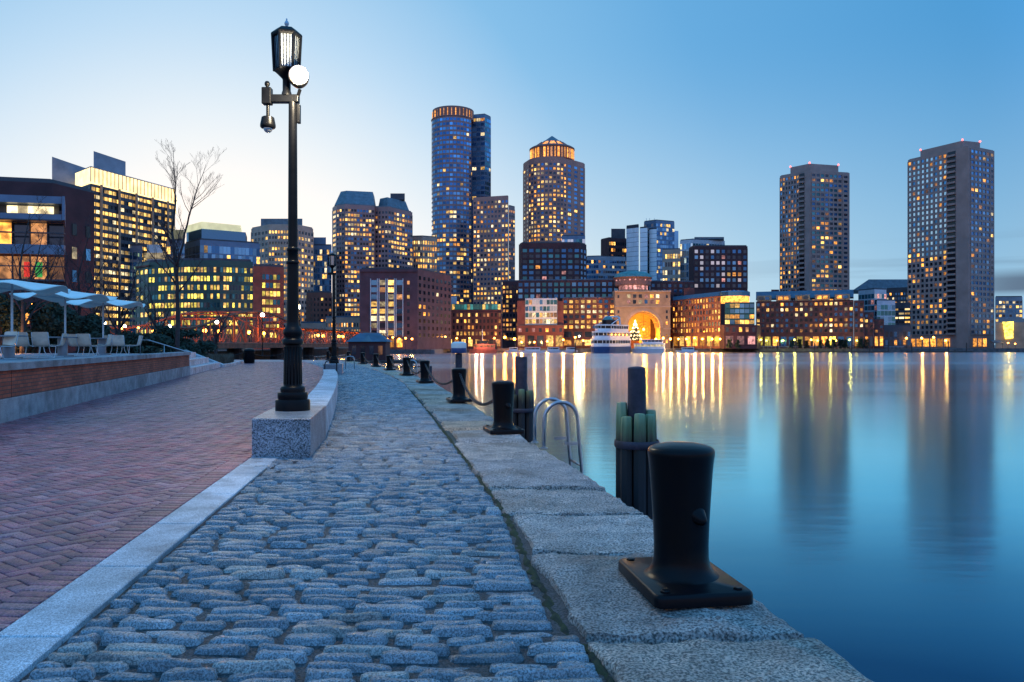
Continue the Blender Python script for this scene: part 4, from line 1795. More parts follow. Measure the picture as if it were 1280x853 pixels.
rn = random.Random(77)
b = MB()
for i in range(9000):
    t_ = rn.random()
    y = 50.2 + 10.2 * t_
    xk = lerp_tab([(50, -18.5), (53.5, -18.95), (57, -19.85), (60.6, -20.8)], y)
    x = xk - .25 - rn.random() ** 1.3 * 2.6
    h = rn.uniform(.3, .8) * (1 + .3 * noise.noise(Vector((x, y, 0))))
    a = rn.uniform(0, 6.28)
    d = Vector((math.cos(a), math.sin(a), 0)) * rn.uniform(.05, .25)
    w_ = Vector((-math.sin(a), math.cos(a), 0)) * .012
    p0 = Vector((x, y, .0))
    b.add([p0 - w_, p0 + w_, p0 + d * .5 + Vector((0, 0, h * .8)) + w_ * .6, p0 + d * .5 + Vector((0, 0, h * .8)) - w_ * .6, p0 + d * 1.3 + Vector((0, 0, h))], [(0, 1, 2, 3), (3, 2, 4)])
tag(b.build('dry_grass', M['dry_grass']), kind='stuff')
# soil bank behind the terrace
b = MB()
b.prism([(-19.2, 43.2), (-20.4, 49), (-20.2, 50.3), (-19.2, 53.5), (-20.1, 57), (-21.2, 60.5), (-40, 74), (-64, 74), (-64, 42.2), (-24, 42.2)], -.2, .32)
tag(b.build('planting_soil', M['ground_soil']), kind='structure')

# ================================================================== far shore: seawall, docks, buildings
mat('seawall_stone', (.12, .11, .11), .85, scale=.5, var=.3, bump=.5, bscale=2)
b = MB()
b.prism([(-34, 330.2), (-66, 330.2), (-66, 329.6), (-33.4, 329.6), (-31.4, 403.4), (900, 403.4), (2500, 419), (2500, 419.6), (900, 404.2), (-32.2, 404.2)], -3.5, -.55)
tag(b.build('seawall', M['seawall_stone']), 'dark granite seawall running along the whole far shore', 'seawall')

# ---- left bank ------------------------------------------------------
# brick courthouse wing with metal bay
root, P, base = building('court_building', 'dark brick building with metal bay and glowing glass wall at the left edge',
                         [(-260, 112), (66, 120), (118, 128)], 30, pz(229, 120), 'brick_dark',
                         [dict(s=1, n=3, m=5, zb=3, zt=21, w=.32, h=.5, lit=.25, lm=HOME, um=('glass_blue', 'glass_black'), pier=0)], z0=-.1)
part_prism(root, base, 'upper_storey', 'brick_dark', [at(-260, 118), at(30, 122), at(30, 140), at(-260, 140)], pz(229, 120), pz(222, 120))
part_prism(root, base, 'metal_bay', 'metal_blue', [at(-260, 106), at(77, 113), at(77, 119), at(-260, 111)], pz(255, 113), pz(246, 113))
part_prism(root, base, 'metal_band', 'metal_blue', [at(-260, 106.6), at(77, 113.6), at(78, 119), at(-260, 111)], pz(276, 113), pz(267.5, 113))
part_prism(root, base, 'recess', 'dark_panel', [at(-260, 107.8), at(74, 115), at(74, 118.5), at(-260, 110.5)], pz(268, 113), pz(255, 113))


def obox_part(root, base, name, m, x0, x1, Y0, Y1, ya, yb, thick=.2, Yref=None):
    p0, p1 = at(x0, Y0), at(x1, Y1)
    u = p1 - p0
    c = (p0 + p1) / 2
    Yr = Yref or (Y0 + Y1) / 2
    z0, z1 = pz(ya, Yr), pz(yb, Yr)
    b = MB()
    b.obox((c.x - base.x, c.y - base.y, (z0 + z1) / 2 - base.z), u, u.length, thick, z1 - z0)
    return b.build(name, M[m], root)


for xa, xb2 in ((-60, -8), (9, 22), (22.6, 34), (35, 50), (50.8, 67)):
    obox_part(root, base, 'strip_window', 'lit_pale', xa, xb2, 107.4 + (xa + 260) * .0208, 107.4 + (xb2 + 260) * .0208, 266, 257, .2, 113)
# slanted curtain wall: two glazed storeys leaning outward at the foot
for (ya, yb, key) in ((306, 277, 'u'), (349, 319, 'l')):
    for k in range(11):
        xa, xb2 = -160 + 22 * k, -160 + 22 * k + 21.2
        if xa > 78:
            continue
        xb2 = min(xb2, 80)
        sl = (.5 if key == 'u' else 0)
        mk = ['lit_dim', 'lit_amber', 'lit_dim', 'lit_dim', 'glass_dark'][(k * 3 + (key == 'l')) % 5]
        if xa > 55:
            mk = 'glass_dark' if key == 'u' else 'lit_dim'
        obox_part(root, base, 'glazing', mk, xa, xb2, 109 + (xa + 260) * .0208 - sl, 109 + (xb2 + 260) * .0208 - sl, ya, yb, .2, 113)
for (ya, yb) in ((276.5, 275), (292.5, 291), (318.5, 306.5), (334, 333), (352, 349.5)):
    obox_part(root, base, 'spandrel', 'metal_blue' if ya - yb > 3 else 'dark_panel', -260, 81, 106.4, 113.4, ya, yb, .6, 113)
for k in range(12):
    xa = -160 + 22 * k - .4
    if xa < 80:
        obox_part(root, base, 'mullion', 'dark_panel', xa - .4, xa + .5, 108.2 + (xa + 260) * .0208, 108.2 + (xa + 260) * .0208, 350, 276, .3, 113)
for xa, xb2, mk in ((30, 37, 'banner_red'), (44, 53, 'banner_green')):
    if mk not in M:
        glow_mat(mk, (.8, .04, .02) if 'red' in mk else (.05, .35, .06), .9)
    obox_part(root, base, 'banner', mk, xa, xb2, 107.5 + (xa + 260) * .0208, 107.5 + (xb2 + 260) * .0208, 346, 327, .1, 113)
obox_part(root, base, 'plinth_storey', 'brick_dark', -260, 83, 107, 114, 430, 352, 1.0, 113)
for xa in (30, 90):
    obox_part(root, base, 'ground_window', 'lit_amber', xa, xa + 6, 105 + (xa + 260) * .0208 + 1.2, 105 + (xa + 266) * .0208 + 1.2, 405, 392, .2, 113)
part_prism(root, base, 'side_pier', 'metal_blue', [at(77.5, 112.4), at(81, 112.4), at(82, 120), at(78, 120)], pz(276, 113), pz(246.5, 113))

# federal style slab tower
root, P, base = building('bank_tower', 'wide banded office tower with a glowing white top floor and blue grey core slabs',
                         [(94, 292), (113.5, 282), (218, 323)], 26, pz(229.5, 282), 'dark_panel',
                         [dict(s=1, n=22, m=19, zb=8, zt=pz(231, 282), w=.94, h=.5, lit=.9, lm=('lit_office', 'lit_office', 'lit_pale', 'lit_yellow'), um=('glass_black',), pier=.35, cl=.12),
                          dict(s=0, n=4, m=19, zb=8, zt=pz(231, 282), w=.8, h=.5, lit=.4, um=('glass_black',), pier=.3)], z0=-.1, parapet=0)
zt0 = pz(229.5, 282)
cr_poly = [at(94, 291.5), at(113.5, 281.5), at(218.2, 322.5), at(222, 349), at(98, 318)]
part_prism(root, base, 'lit_crown', 'lit_band', cr_poly, zt0 + .4, zt0 + 5.6)
cr_mul = MB()
for k in range(24):
    q = at(113.5, 281.2).lerp(at(218.2, 322.2), k / 23)
    cr_mul.box(q.x - base.x - .12, q.x - base.x + .12, q.y - base.y - .15, q.y - base.y + .05, zt0 - base.z + .4, zt0 - base.z + 5.6)
cr_mul.build('crown_mullions', M['stone_beige'], root)
part_prism(root, base, 'roof', 'concrete_grey', cr_poly, zt0 + 5.62, zt0 + 6.0)
for x0_, x1_, Y_, ya_, yb_ in ((65, 107, 300, 196, 206), (117, 157, 324, 189, 198)):
    b = MB()
    lo_ = [(p_.x - base.x, p_.y - base.y) for p_ in (at(x0_, Y_), at(x1_, Y_ + 6), at(x1_, Y_ + 20), at(x0_, Y_ + 14))]
    b.prism(lo_, -base.z, 0, [(q_[0], q_[1], pz(y_, Y_) - base.z) for q_, y_ in zip(lo_, (ya_, yb_, yb_, ya_))])
    b.build('core_slab', M['concrete_grey'], root)
for k in range(5):
    q0 = at(113.5, 281).lerp(at(218, 322), (k + .6) / 5)
    b = MB()
    b.box(q0.x - base.x - .3, q0.x - base.x + .3, q0.y - base.y - .8, q0.y - base.y, 4, zt0 - base.z + .2)
    b.build('column', M['stone_tan'], root)

root, P, base = building('glass_office', 'small blue grey glass block with pale drum beside the banded tower', [(154, 300), (178, 298)], 14, pz(308, 300), 'metal_blue',
                         [dict(n=4, m=9, w=.8, h=.75, lit=.12, um=('glass_blue', 'glass_deep'), pier=.1)], z0=-.1)
part_prism(root, base, 'pale_drum', 'white_frame', [at(184, 301), at(203, 301), at(203, 309), at(184, 309)], 20, pz(306, 301))
part_prism(root, base, 'lit_level', 'lit_pale', [at(180, 300.5), at(207, 300.5), at(207, 309.6), at(180, 309.6)], pz(323, 300), pz(316, 300))
root, P, base = building('glass_office', 'pale topped glass block stepping up behind the tall forked tree', [(202, 318), (231, 318)], 18, pz(301, 318), 'metal_blue',
                         [dict(n=5, m=10, w=.85, h=.8, lit=.06, um=('glass_sky', 'glass_blue'), pier=.1)], z0=-.1)
part_prism(root, base, 'lit_attic', 'lit_cornice', [at(196, 319), at(230, 319), at(230, 330), at(196, 330)], pz(301, 318) + .8, pz(287, 318))
root, P, base = building('glass_office', 'bright blue glass office block with pale lit cornice right of the forked tree', [(231, 345), (250, 332), (325, 345)], 25, pz(301, 335), 'metal_blue',
                         [dict(s=[0], n=4, m=11, w=.92, h=.85, lit=.02, um=('glass_sky',), pier=.08), dict(s=[1], n=16, m=11, w=.92, h=.85, lit=.03, um=('glass_blue', 'glass_blue', 'glass_deep'), pier=.08)], z0=-.1)
z3 = pz(301, 335)
part_prism(root, base, 'upper_storeys', 'glass_blue', [at(233, 347), at(252, 335), at(307, 346), at(309, 362), at(236, 362)], z3 + .75, pz(286, 335))
part_prism(root, base, 'lit_cornice', 'lit_cornice', [at(232, 346), at(252, 333.4), at(301, 344), at(303, 362), at(236, 362)], pz(286, 335) + .01, pz(278, 335))

# low teal office with yellow windows
root, P, base = building('teal_office', 'long low teal glass office full of small yellow windows behind the truss bridge',
                         [(170, 252), (186, 246), (230, 240), (275, 240), (316, 244)], 22, pz(327, 243), 'teal_panel',
                         [dict(s=[1, 2, 3], n=11, m=8, zb=4, zt=pz(333, 243), w=.70, h=.55, lit=.62, lm=('lit_lime', 'lit_yellow', 'lit_lime'), um=('glass_teal', 'glass_dark'), pier=.12),
                          dict(s=[0], n=3, m=8, zb=4, zt=pz(333, 243), w=.6, h=.5, lit=.5, lm=('lit_lime', 'lit_yellow'), pier=.2)], z0=-.1, roofm='dark_panel')
part_prism(root, base, 'brick_end', 'brick_rust', [at(169, 250.8), at(186, 244.8), at(187, 262), at(171, 262)], pz(335, 250), pz(333, 250))
root, P, base = building('teal_office', 'brick framed end block of the teal office, just left of the tall lamp post', [(316.3, 243), (355, 247)], 24, pz(333, 244), 'brick_rust',
                         [dict(n=5, m=8, zb=3, zt=pz(341, 244), x0=.28, x1=.88, w=.78, h=.6, lit=.62, lm=('lit_lime', 'lit_yellow'), um=('glass_teal', 'glass_deep'), pier=.1)], z0=-.1)

root, P, base = building('beige_tower', 'beige octagonal office tower with dark penthouse directly behind the tall lamp post', [(314, 432), (336, 420), (372, 420), (391.5, 432)], 25, pz(282, 420), 'stone_beige',
                         [dict(s=0, n=5, m=19, w=.62, h=.5, lit=.4, um=('glass_dark',), pier=.3), dict(s=1, n=10, m=20, w=.66, h=.5, lit=.68, um=('glass_dark',), pier=.3),
                          dict(s=2, n=5, m=19, w=.62, h=.5, lit=.5, um=('glass_dark',), pier=.3)], z0=-.1, roofm='stone_beige')
part_prism(root, base, 'penthouse', 'lead_roof', quad_at(326, 378, 426, 14), pz(282, 420), pz(273.5, 426))
root, P, base = building('glass_office', 'slim blue glass block right of the beige octagonal tower', [(391, 452), (414.5, 452)], 25, pz(307, 452), 'metal_blue',
                         [dict(n=8, m=15, w=.9, h=.75, lit=.2, lm=('lit_yellow', 'lit_pale'), um=('glass_blue', 'glass_deep'), pier=.08)], z0=-.1)
part_prism(root, base, 'upper_block', 'metal_blue', quad_at(392, 407.5, 455, 15), pz(307, 452) + .75, pz(296, 452))
root, P, base = building('brick_block', 'brown brick block low between the tall lamp post and the mansard tower', [(383, 392), (400, 388), (415, 392)], 20, pz(366, 390), 'brick_rust',
                         [dict(s=[0], n=4, m=8, w=.4, h=.5, lit=.12, lm=HOME, um=('glass_black',), pier=.15), dict(s=[1], n=3, m=8, w=.5, h=.5, lit=.4, lm=HOME, um=('glass_black',), pier=.15)], z0=-.1)
root, P, base = building('stone_hall', 'pale low stone building with arcaded front at the foot of the mansard tower', [(376, 376), (408, 372)], 18, pz(404, 374), 'stone_beige',
                         [dict(n=10, m=2, zb=4, w=.5, h=.6, lit=.5, lm=HOME, pier=.2)], z0=-.5, roofm='slate_roof')
root, P, base = building('stone_hall', 'taller pale stone building with tight columns beside the brown warehouse', [(407, 368), (452, 366)], 18, pz(397, 367), 'stone_beige',
                         [dict(n=14, m=3, zb=3, w=.45, h=.6, lit=.5, lm=HOME, pier=.4)], z0=-.5, roofm='slate_roof')

# mansard tower
root, P, base = building('office_tower', 'dark stepped office tower with two lead mansard roofs', [(415.5, 486), (421, 478), (431, 474), (468, 480), (469, 484), (485, 482), (515.5, 503)], 30, pz(257, 478), 'granite_mauve',
                         [dict(s=0, n=1, m=28, w=.6, h=.5, lit=.4, pier=.2), dict(s=1, n=3, m=28, w=.62, h=.5, lit=.3, um=('glass_dark', 'glass_black'), pier=.3),
                          dict(s=2, n=10, m=28, w=.72, h=.52, lit=.5, um=('glass_black', 'glass_deep'), pier=.25, cl=.7),
                          dict(s=4, n=4, m=27, w=.62, h=.5, lit=.25, um=('glass_dark', 'glass_black'), pier=.3),
                          dict(s=5, n=9, m=27, w=.74, h=.52, lit=.52, um=('glass_black', 'glass_deep'), pier=.2, cl=.7)], z0=-.1, roofm='lead_roof')
zr = pz(257, 478)
part_prism(root, base, 'mansard_roof', 'lead_roof', [at(418, 482), at(431, 477), at(468, 482), at(471, 505), at(420, 505)], zr + .72, pz(236.5, 478),
           [at(426, 486), at(433, 483), at(466, 487), at(468, 503), at(428, 503)])
part_prism(root, base, 'mansard_roof', 'lead_roof', [at(471, 490), at(485, 484), at(514.5, 503), at(516, 518), at(472, 515)], zr - 3, pz(244, 482),
           [at(475, 494), at(484, 489), at(507, 504), at(508, 515), at(476, 512)])
part_prism(root, base, 'penthouse', 'dark_panel', quad_at(488, 506, 500, 12), pz(246, 490), pz(242, 500))

building('beige_block', 'beige office block half hidden right of the mansard tower', [(503, 522), (528, 520), (546, 525)], 20, pz(296, 521), 'stone_beige',
         [dict(s=[0], n=9, m=17, w=.66, h=.55, lit=.5, lm=OFFICE, um=('glass_dark',), pier=.3), dict(s=[1], n=6, m=17, w=.6, h=.6, lit=.85, lm=('lit_amber', 'lit_yellow'), pier=.2)], z0=-.1)

# brown warehouse
root, P, base = building('brick_warehouse', 'brown brick warehouse with white framed window bays on the left of the far shore', [(450, 345), (522, 345), (564, 379)], 25, pz(336.5, 345), 'brick_brown',
                         [dict(s=0, n=4, m=8, x0=.17, x1=.76, zb=5, zt=pz(349, 345), w=.66, h=.68, lit=.48, lm=('lit_yellow', 'lit_dim', 'lit_pale'), um=('glass_blue', 'glass_dark', 'glass_dark'), pier=.12, cl=.3),
                          dict(s=0, n=1, m=8, x0=.78, x1=.90, zb=5, zt=pz(349, 345), w=.36, h=.5, lit=.3, lm=HOME, pier=0),
                          dict(s=1, n=8, m=9, zb=4, zt=pz(344, 350), w=.42, h=.5, lit=.10, lm=HOME, um=('glass_black', 'glass_dark'), pier=0)], z0=-.7)
for k in range(4):
    a_, c_ = at(450, 344.7), at(522, 344.7)
    for e in (0, 1):
        q = a_.lerp(c_, .17 + .59 * (k + .10 + .80 * e) / 4)
        b = MB()
        b.box(q.x - base.x - .18, q.x - base.x + .18, q.y - base.y - .25, q.y - base.y + .1, 5.5, pz(348.5, 345) + .7)
        b.build('white_pilaster', M['white_frame'], root)
    q = a_.lerp(c_, .17 + .59 * (k + .5) / 4)
    b = MB()
    b.box(q.x - base.x - 1.2, q.x - base.x + 1.2, q.y - base.y - .2, q.y - base.y + .1, 1.0, 4.4)
    b.build('lit_shopfront', M['lit_amber'], root)
part_prism(root, base, 'cornice', 'brick_brown', [at(449.6, 344.5), at(522.3, 344.5), at(522.3, 345.5), at(449.6, 345.5)], pz(340, 345), pz(338, 345))


# ---- International place style towers
def cyl_front(cx, Y, r, a0=200, a1=340, n=14):
    c = at(cx, Y)
    return [(c.x + r * math.cos(R(a0 + (a1 - a0) * k / n)), c.y + r * math.sin(R(a0 + (a1 - a0) * k / n))) for k in range(n + 1)]


def to_px(pts):
    return [(640 + F * x / y, y) for x, y in pts]


front = to_px(cyl_front(566.5, 622, 16.6, 180, 330, 16))
fac = [dict(s=list(range(16)), n=1, m=46, zb=12, zt=pz(146, 606), w=.8, h=.56, lit=.27, lm=OFFICE, um=('glass_deep', 'glass_blue', 'glass_deep'), pier=.15,
            rows=[1.7, 1.7, 1.4, 1.4, 1.2, 1.2, 1, 1.6, 1.2, .9, .9, 1.2, 1.3, .6, .4, 1.8, .5, .4, 1.4, 1.8, 1.2, .5, .4, .3, .3, .3, .2, .2, .2, .2, .2, .3, .2, .2, .1, .1, .1, .1, .1, .1, .1, .1, .1, .1, .1, .1])]
root, P, base = building('cylinder_tower', 'tallest tower, a round granite shaft with amber lit crown', front, 20, pz(145, 606), 'granite_mauve', fac, z0=-.1, parapet=0)
zc = pz(145, 606)
cc = at(566.5, 622) - Vector((base.x, base.y))
b = MB()
b.lathe([(16.0, 0), (16.0, pz(132, 606) - zc), (15.3, pz(132, 606) - zc + .01), (15.3, 1), ], (cc.x, cc.y, zc - base.z), 32)
b.build('crown_drum', M['terracotta'], root, smooth=False)
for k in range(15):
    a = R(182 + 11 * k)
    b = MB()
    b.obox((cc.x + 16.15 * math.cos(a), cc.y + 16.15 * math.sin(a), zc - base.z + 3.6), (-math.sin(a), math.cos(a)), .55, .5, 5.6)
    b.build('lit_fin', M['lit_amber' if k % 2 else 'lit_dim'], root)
b = MB()
for k in range(17):
    a0_, a1_ = R(180 + 150 * k / 17), R(180 + 150 * (k + 1) / 17)
    b.bar((cc.x + 16.9 * math.cos(a0_), cc.y + 16.9 * math.sin(a0_), zc - base.z + .3), (cc.x + 16.9 * math.cos(a1_), cc.y + 16.9 * math.sin(a1_), zc - base.z + .3), .35, 5)
b.build('cornice', M['granite_mauve'], root)
building('glass_slab', 'blue glass slab rising tight against the round granite tower', [(585, 632), (606, 628), (613.5, 636)], 25, pz(143.5, 629), 'metal_blue',
         [dict(s=0, n=4, m=46, w=.9, h=.62, lit=.12, um=('glass_deep', 'glass_blue'), pier=.1, cl=.5, rows=[1.5] * 16 + [.8] * 20 + [.5] * 6 + [3] * 4),
          dict(s=1, n=3, m=46, w=.85, h=.62, lit=.05, um=('glass_blue', 'glass_teal'), pier=.1)], z0=-.1)
building('pink_tower', 'square pink granite tower in front of the round one', [(591.5, 560), (635.5, 552)], 26, pz(246.5, 556), 'granite_pink',
         [dict(n=10, m=27, zb=12, zt=pz(250, 556), w=.56, h=.5, lit=.52, lm=('lit_yellow', 'lit_pale', 'lit_amber'), um=('glass_dark', 'glass_deep'), pier=.25, cl=.35)], z0=-.1, roofm='granite_pink', parapet=.5)
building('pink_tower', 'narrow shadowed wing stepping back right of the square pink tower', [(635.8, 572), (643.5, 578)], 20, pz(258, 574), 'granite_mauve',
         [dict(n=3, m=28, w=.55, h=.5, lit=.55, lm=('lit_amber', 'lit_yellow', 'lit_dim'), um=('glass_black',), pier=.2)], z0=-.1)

front = [(654, 640)] + to_px(cyl_front(686, 634, 17.5, 205, 318, 11)) + [(731, 640)]
root, P, base = building('domed_tower', 'round fronted granite tower with glowing crown and pyramid cap', front, 22, pz(197, 618), 'granite_pink',
                         [dict(s=list(range(1, 12)), n=1, m=30, zb=40, zt=pz(203, 618), w=.6, h=.52, lit=.52, lm=('lit_amber', 'lit_yellow', 'lit_yellow', 'lit_pale'), um=('glass_dark', 'glass_deep'), pier=.3, cl=.4),
                          dict(s=[0], n=2, m=30, zb=40, zt=pz(207, 620), w=.5, h=.5, lit=.3, pier=.2), dict(s=[12], n=3, m=30, zb=40, zt=pz(207, 630), w=.5, h=.55, lit=.12, um=('glass_blue', 'glass_deep'), pier=.25)],
                         z0=-.1, roofm='granite_pink', parapet=.6)
zc = pz(197, 618)
cc = at(690, 636) - Vector((base.x, base.y))
b = MB()
b.lathe([(17.2, .6), (17.2, pz(183, 620) - zc), (18, pz(182.5, 620) - zc), (18, pz(181, 620) - zc), (16.5, pz(179.5, 620) - zc)], (cc.x, cc.y, zc - base.z), 36)
b.build('crown_drum', M['terracotta'], root)
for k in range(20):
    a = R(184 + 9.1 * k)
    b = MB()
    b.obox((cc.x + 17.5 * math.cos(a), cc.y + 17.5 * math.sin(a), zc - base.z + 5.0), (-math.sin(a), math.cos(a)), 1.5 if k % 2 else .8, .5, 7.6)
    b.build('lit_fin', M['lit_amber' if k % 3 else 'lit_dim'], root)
b = MB()
zk = pz(181, 618) - zc
zap = pz(170.3, 636) - zc
b.lathe([(8.2, zk + (zap - zk) * .50), (.3, zap)], (cc.x, cc.y, zc - base.z), 12)
b.build('pyramid_cap', M['lead_roof'], root)
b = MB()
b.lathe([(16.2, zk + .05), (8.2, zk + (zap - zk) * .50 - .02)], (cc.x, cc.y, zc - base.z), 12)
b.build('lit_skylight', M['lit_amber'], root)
b = MB()
for k in range(12):
    a = R(30 * k + 15)
    b.bar((cc.x + 16.3 * math.cos(a), cc.y + 16.3 * math.sin(a), zk + zc - base.z), (cc.x + 8.2 * math.cos(a), cc.y + 8.2 * math.sin(a), zc - base.z + zk + (zap - zk) * .5), .75, 4)
b.build('skylight_rib', M['terracotta'], root)

# ---- middle distance
building('red_block', 'dark red stepped office block under the domed tower', [(648.5, 486), (652, 478), (725, 478), (733, 486)], 30, pz(304, 478), 'brick_dark',
         [dict(s=1, n=9, m=9, zb=pz(372, 478), zt=pz(310, 478), w=.66, h=.6, lit=.10, lm=('lit_rose', 'lit_amber', 'lit_cool'), um=('glass_deep', 'glass_teal', 'glass_deep', 'glass_dark'), pier=.35, cl=.2),
          dict(s=2, n=2, m=9, zb=pz(372, 478), zt=pz(310, 478), w=.6, h=.55, lit=.05, um=('glass_deep',), pier=.2)], z0=-.1)
building('glass_office', 'pale glass cube behind the dark red stepped block', [(702, 530), (731.5, 528)], 20, pz(295, 529), 'metal_blue',
         [dict(n=8, m=16, w=.92, h=.85, lit=.02, um=('glass_sky', 'glass_teal', 'glass_blue'), pier=.06)], z0=-.1)
building('grey_block', 'low grey office block between the domed tower and the mirrored slabs', [(733, 602), (748, 600), (782, 606)], 20, pz(321, 602), 'concrete_grey',
         [dict(s=[0], n=5, m=16, w=.9, h=.6, lit=.05, um=('glass_blue', 'glass_deep'), pier=.1), dict(s=[1], n=12, m=16, w=.9, h=.5, lit=.12, um=('glass_deep', 'glass_dark'), pier=.2)], z0=-.1)
root, P, base = building('dark_tower', 'dark squat tower with a plain top box left of the mirrored slabs', [(751, 712), (761, 700), (783, 706)], 25, pz(298, 702), 'brick_dark',
                         [dict(s=1, n=8, m=16, w=.8, h=.5, lit=.55, lm=('lit_amber', 'lit_yellow', 'lit_dim'), um=('glass_black',), pier=.2, cl=.6)], z0=-.1)
part_prism(root, base, 'top_box', 'dark_panel', quad_at(764, 781.5, 708, 15), pz(298, 702), pz(285.5, 705))
root, P, base = building('mirror_tower', 'silver mirrored tower split by two dark vertical slots', [(783, 650), (798.5, 642)], 20, pz(282, 645), 'dark_panel', [dict(n=6, m=24, w=.97, h=.94, lit=0, um=('glass_silver',), pier=0)], z0=-.1)
for (xa, xb2, yt) in ((800, 809.5, 283.5), (811.5, 821, 285)):
    P0, P1 = at(xa, 642), at(xb2, 638)
    wl, wn = MB(), []
    wl.prism([(p.x, p.y) for p in (P0, P1, P1 * 1.03, P0 * 1.03)], 0, pz(yt, 640))
    wl.v = [(x - base.x, y - base.y, z - base.z) for x, y, z in wl.v]
    wl.build('wall', M['dark_panel'], root)
    b = MB()
    u = P1 - P0
    for k in range(24):
        c = (P0 + P1) / 2
        b.obox((c.x - base.x, c.y - base.y - .1, 4 + (pz(yt, 640) - 5) * (k + .5) / 24), u, u.length * .96, .15, (pz(yt, 640) - 5) / 24 * .94)
    b.build('mirror_face', M['glass_silver'], root)
root, P, base = building('glass_tower', 'deep blue glass tower with scattered lit floors right of the mirrored slabs', [(805, 668), (820, 660), (843, 668)], 24, pz(276.5, 664), 'metal_blue',
                         [dict(s=[0], n=5, m=28, w=.92, h=.7, lit=.02, um=('glass_sky', 'glass_blue'), pier=.05), dict(s=[1], n=9, m=28, w=.9, h=.65, lit=.28, lm=('lit_pale', 'lit_yellow', 'lit_cool'), um=('glass_blue', 'glass_deep'), pier=.1, cl=.7)], z0=-.1)
part_prism(root, base, 'side_wing', 'glass_blue', quad_at(842.5, 848, 672, 15), 0, pz(288, 668))
b = MB()
for xa in (808, 812, 818):
    q = at(xa, 672)
    b.bar((q.x - base.x, q.y - base.y, pz(277, 664) - base.z), (q.x - base.x, q.y - base.y, pz(271, 664) - base.z), .15, 4)
b.build('antenna', M['pale_metal'], root)
building('pale_block', 'pale brightly lit office block in front of the deep blue glass tower', [(828, 562), (850.5, 558)], 18, pz(312, 560), 'stone_beige',
         [dict(n=7, m=11, w=.7, h=.55, lit=.55, lm=('lit_pale', 'lit_yellow'), um=('glass_dark', 'glass_blue'), pier=.15)], z0=-.1)
root, P, base = building('glass_office', 'stepped glass office block with curved dark top behind the right brick block', [(850, 572), (866, 566), (906, 574)], 22, pz(300, 568), 'pale_metal',
                         [dict(s=[0], n=6, m=14, w=.85, h=.75, lit=.1, lm=('lit_pale', 'lit_cool'), um=('glass_sky', 'glass_blue'), pier=.1), dict(s=[1], n=12, m=14, w=.85, h=.7, lit=.05, um=('glass_blue', 'glass_teal'), pier=.1)], z0=-.1)
part_prism(root, base, 'curved_top', 'lead_roof', quad_at(868, 905, 570, 14), pz(300, 568) + .72, pz(296, 568))
building('red_block', 'dark red brick block with blue windows on the right of the arch building', [(861, 492), (867, 482), (934.5, 482)], 26, pz(308, 482), 'brick_dark',
         [dict(s=1, n=10, m=7, zb=pz(361, 482), zt=pz(311, 482), w=.62, h=.6, lit=.16, lm=('lit_rose', 'lit_amber', 'lit_yellow'), um=('glass_deep', 'glass_blue', 'glass_dark', 'glass_sky'), pier=.35, cl=.3)], z0=-.1)

# ---- the waterfront hotel: left wing, arch, right wings
building('hotel_wing', 'long dark upper storeys of the waterfront hotel behind its glass bay', [(647, 452), (774, 446)], 16, pz(350.5, 449), 'brick_dark',
         [dict(n=17, m=3, zb=pz(374, 449), zt=pz(352, 449), w=.66, h=.62, lit=.07, lm=('lit_rose', 'lit_amber'), um=('glass_deep', 'glass_teal', 'glass_blue'), pier=.3)], z0=-.6, roofm='slate_roof', parapet=.6)
building('hotel_wing', 'hotel front with glowing square windows left of the big arch', [(703, 438), (769, 434)], 11, pz(372.5, 436), 'brick_rust',
         [dict(n=9, m=6, zb=pz(412, 436), zt=pz(374, 436), w=.6, h=.6, lit=.72, lm=('lit_yellow', 'lit_yellow', 'lit_amber', 'lit_pale'), um=('glass_deep', 'glass_dark'), pier=.3, cl=.3),
          dict(n=5, m=2, zb=.2, zt=pz(413, 436), w=.74, h=.66, lit=.9, lm=('lit_amber', 'lit_yellow'), pier=.45)], z0=-.6, roofm='slate_roof', parapet=.5)
root, P, base = building('hotel_bay', 'white gridded glass bay with lit floors on a brick base', [(646, 424), (705, 421)], 12, pz(407, 422), 'brick_red',
                         [dict(n=7, m=1, zb=pz(416.5, 422), zt=pz(409, 422), w=.42, h=.62, lit=.8, lm=('lit_rose', 'lit_amber'), pier=.2), dict(n=5, m=1, zb=-.2, zt=pz(418, 422), w=.72, h=.8, lit=.9, lm=('lit_amber', 'lit_yellow'), pier=.35)], z0=-.6, parapet=.4)
P0, P1 = at(656.5, 425), at(696.5, 423)
b, wn = MB(), []
b.prism([(p.x, p.y) for p in (P0, P1, P1 * 1.02, P0 * 1.02)], pz(407, 424), pz(373, 424))
facade(b, wn, P0, P1, pz(406, 424), pz(374, 424), 9, 4, w=.88, h=.72, lit=.45, lm=('lit_yellow', 'lit_pale', 'lit_dim'), um=('glass_blue', 'glass_sky', 'glass_teal'), pier=.2, rng=random.Random(8), rows=[2, 1, .8, .2], cl=.2)
b.v = [(x - base.x, y - base.y, z - base.z) for x, y, z in b.v]
b.build('glass_bay', M['white_frame'], root)
place_windows(root, wn)
for (xa, xb2) in ((646.5, 656), (697, 704.6)):
    part_prism(root, base, 'side_tower', 'brick_red', [at(xa, 424.4), at(xb2, 424.4), at(xb2, 433), at(xa, 433)], pz(407, 422) + .01, pz(376, 422))

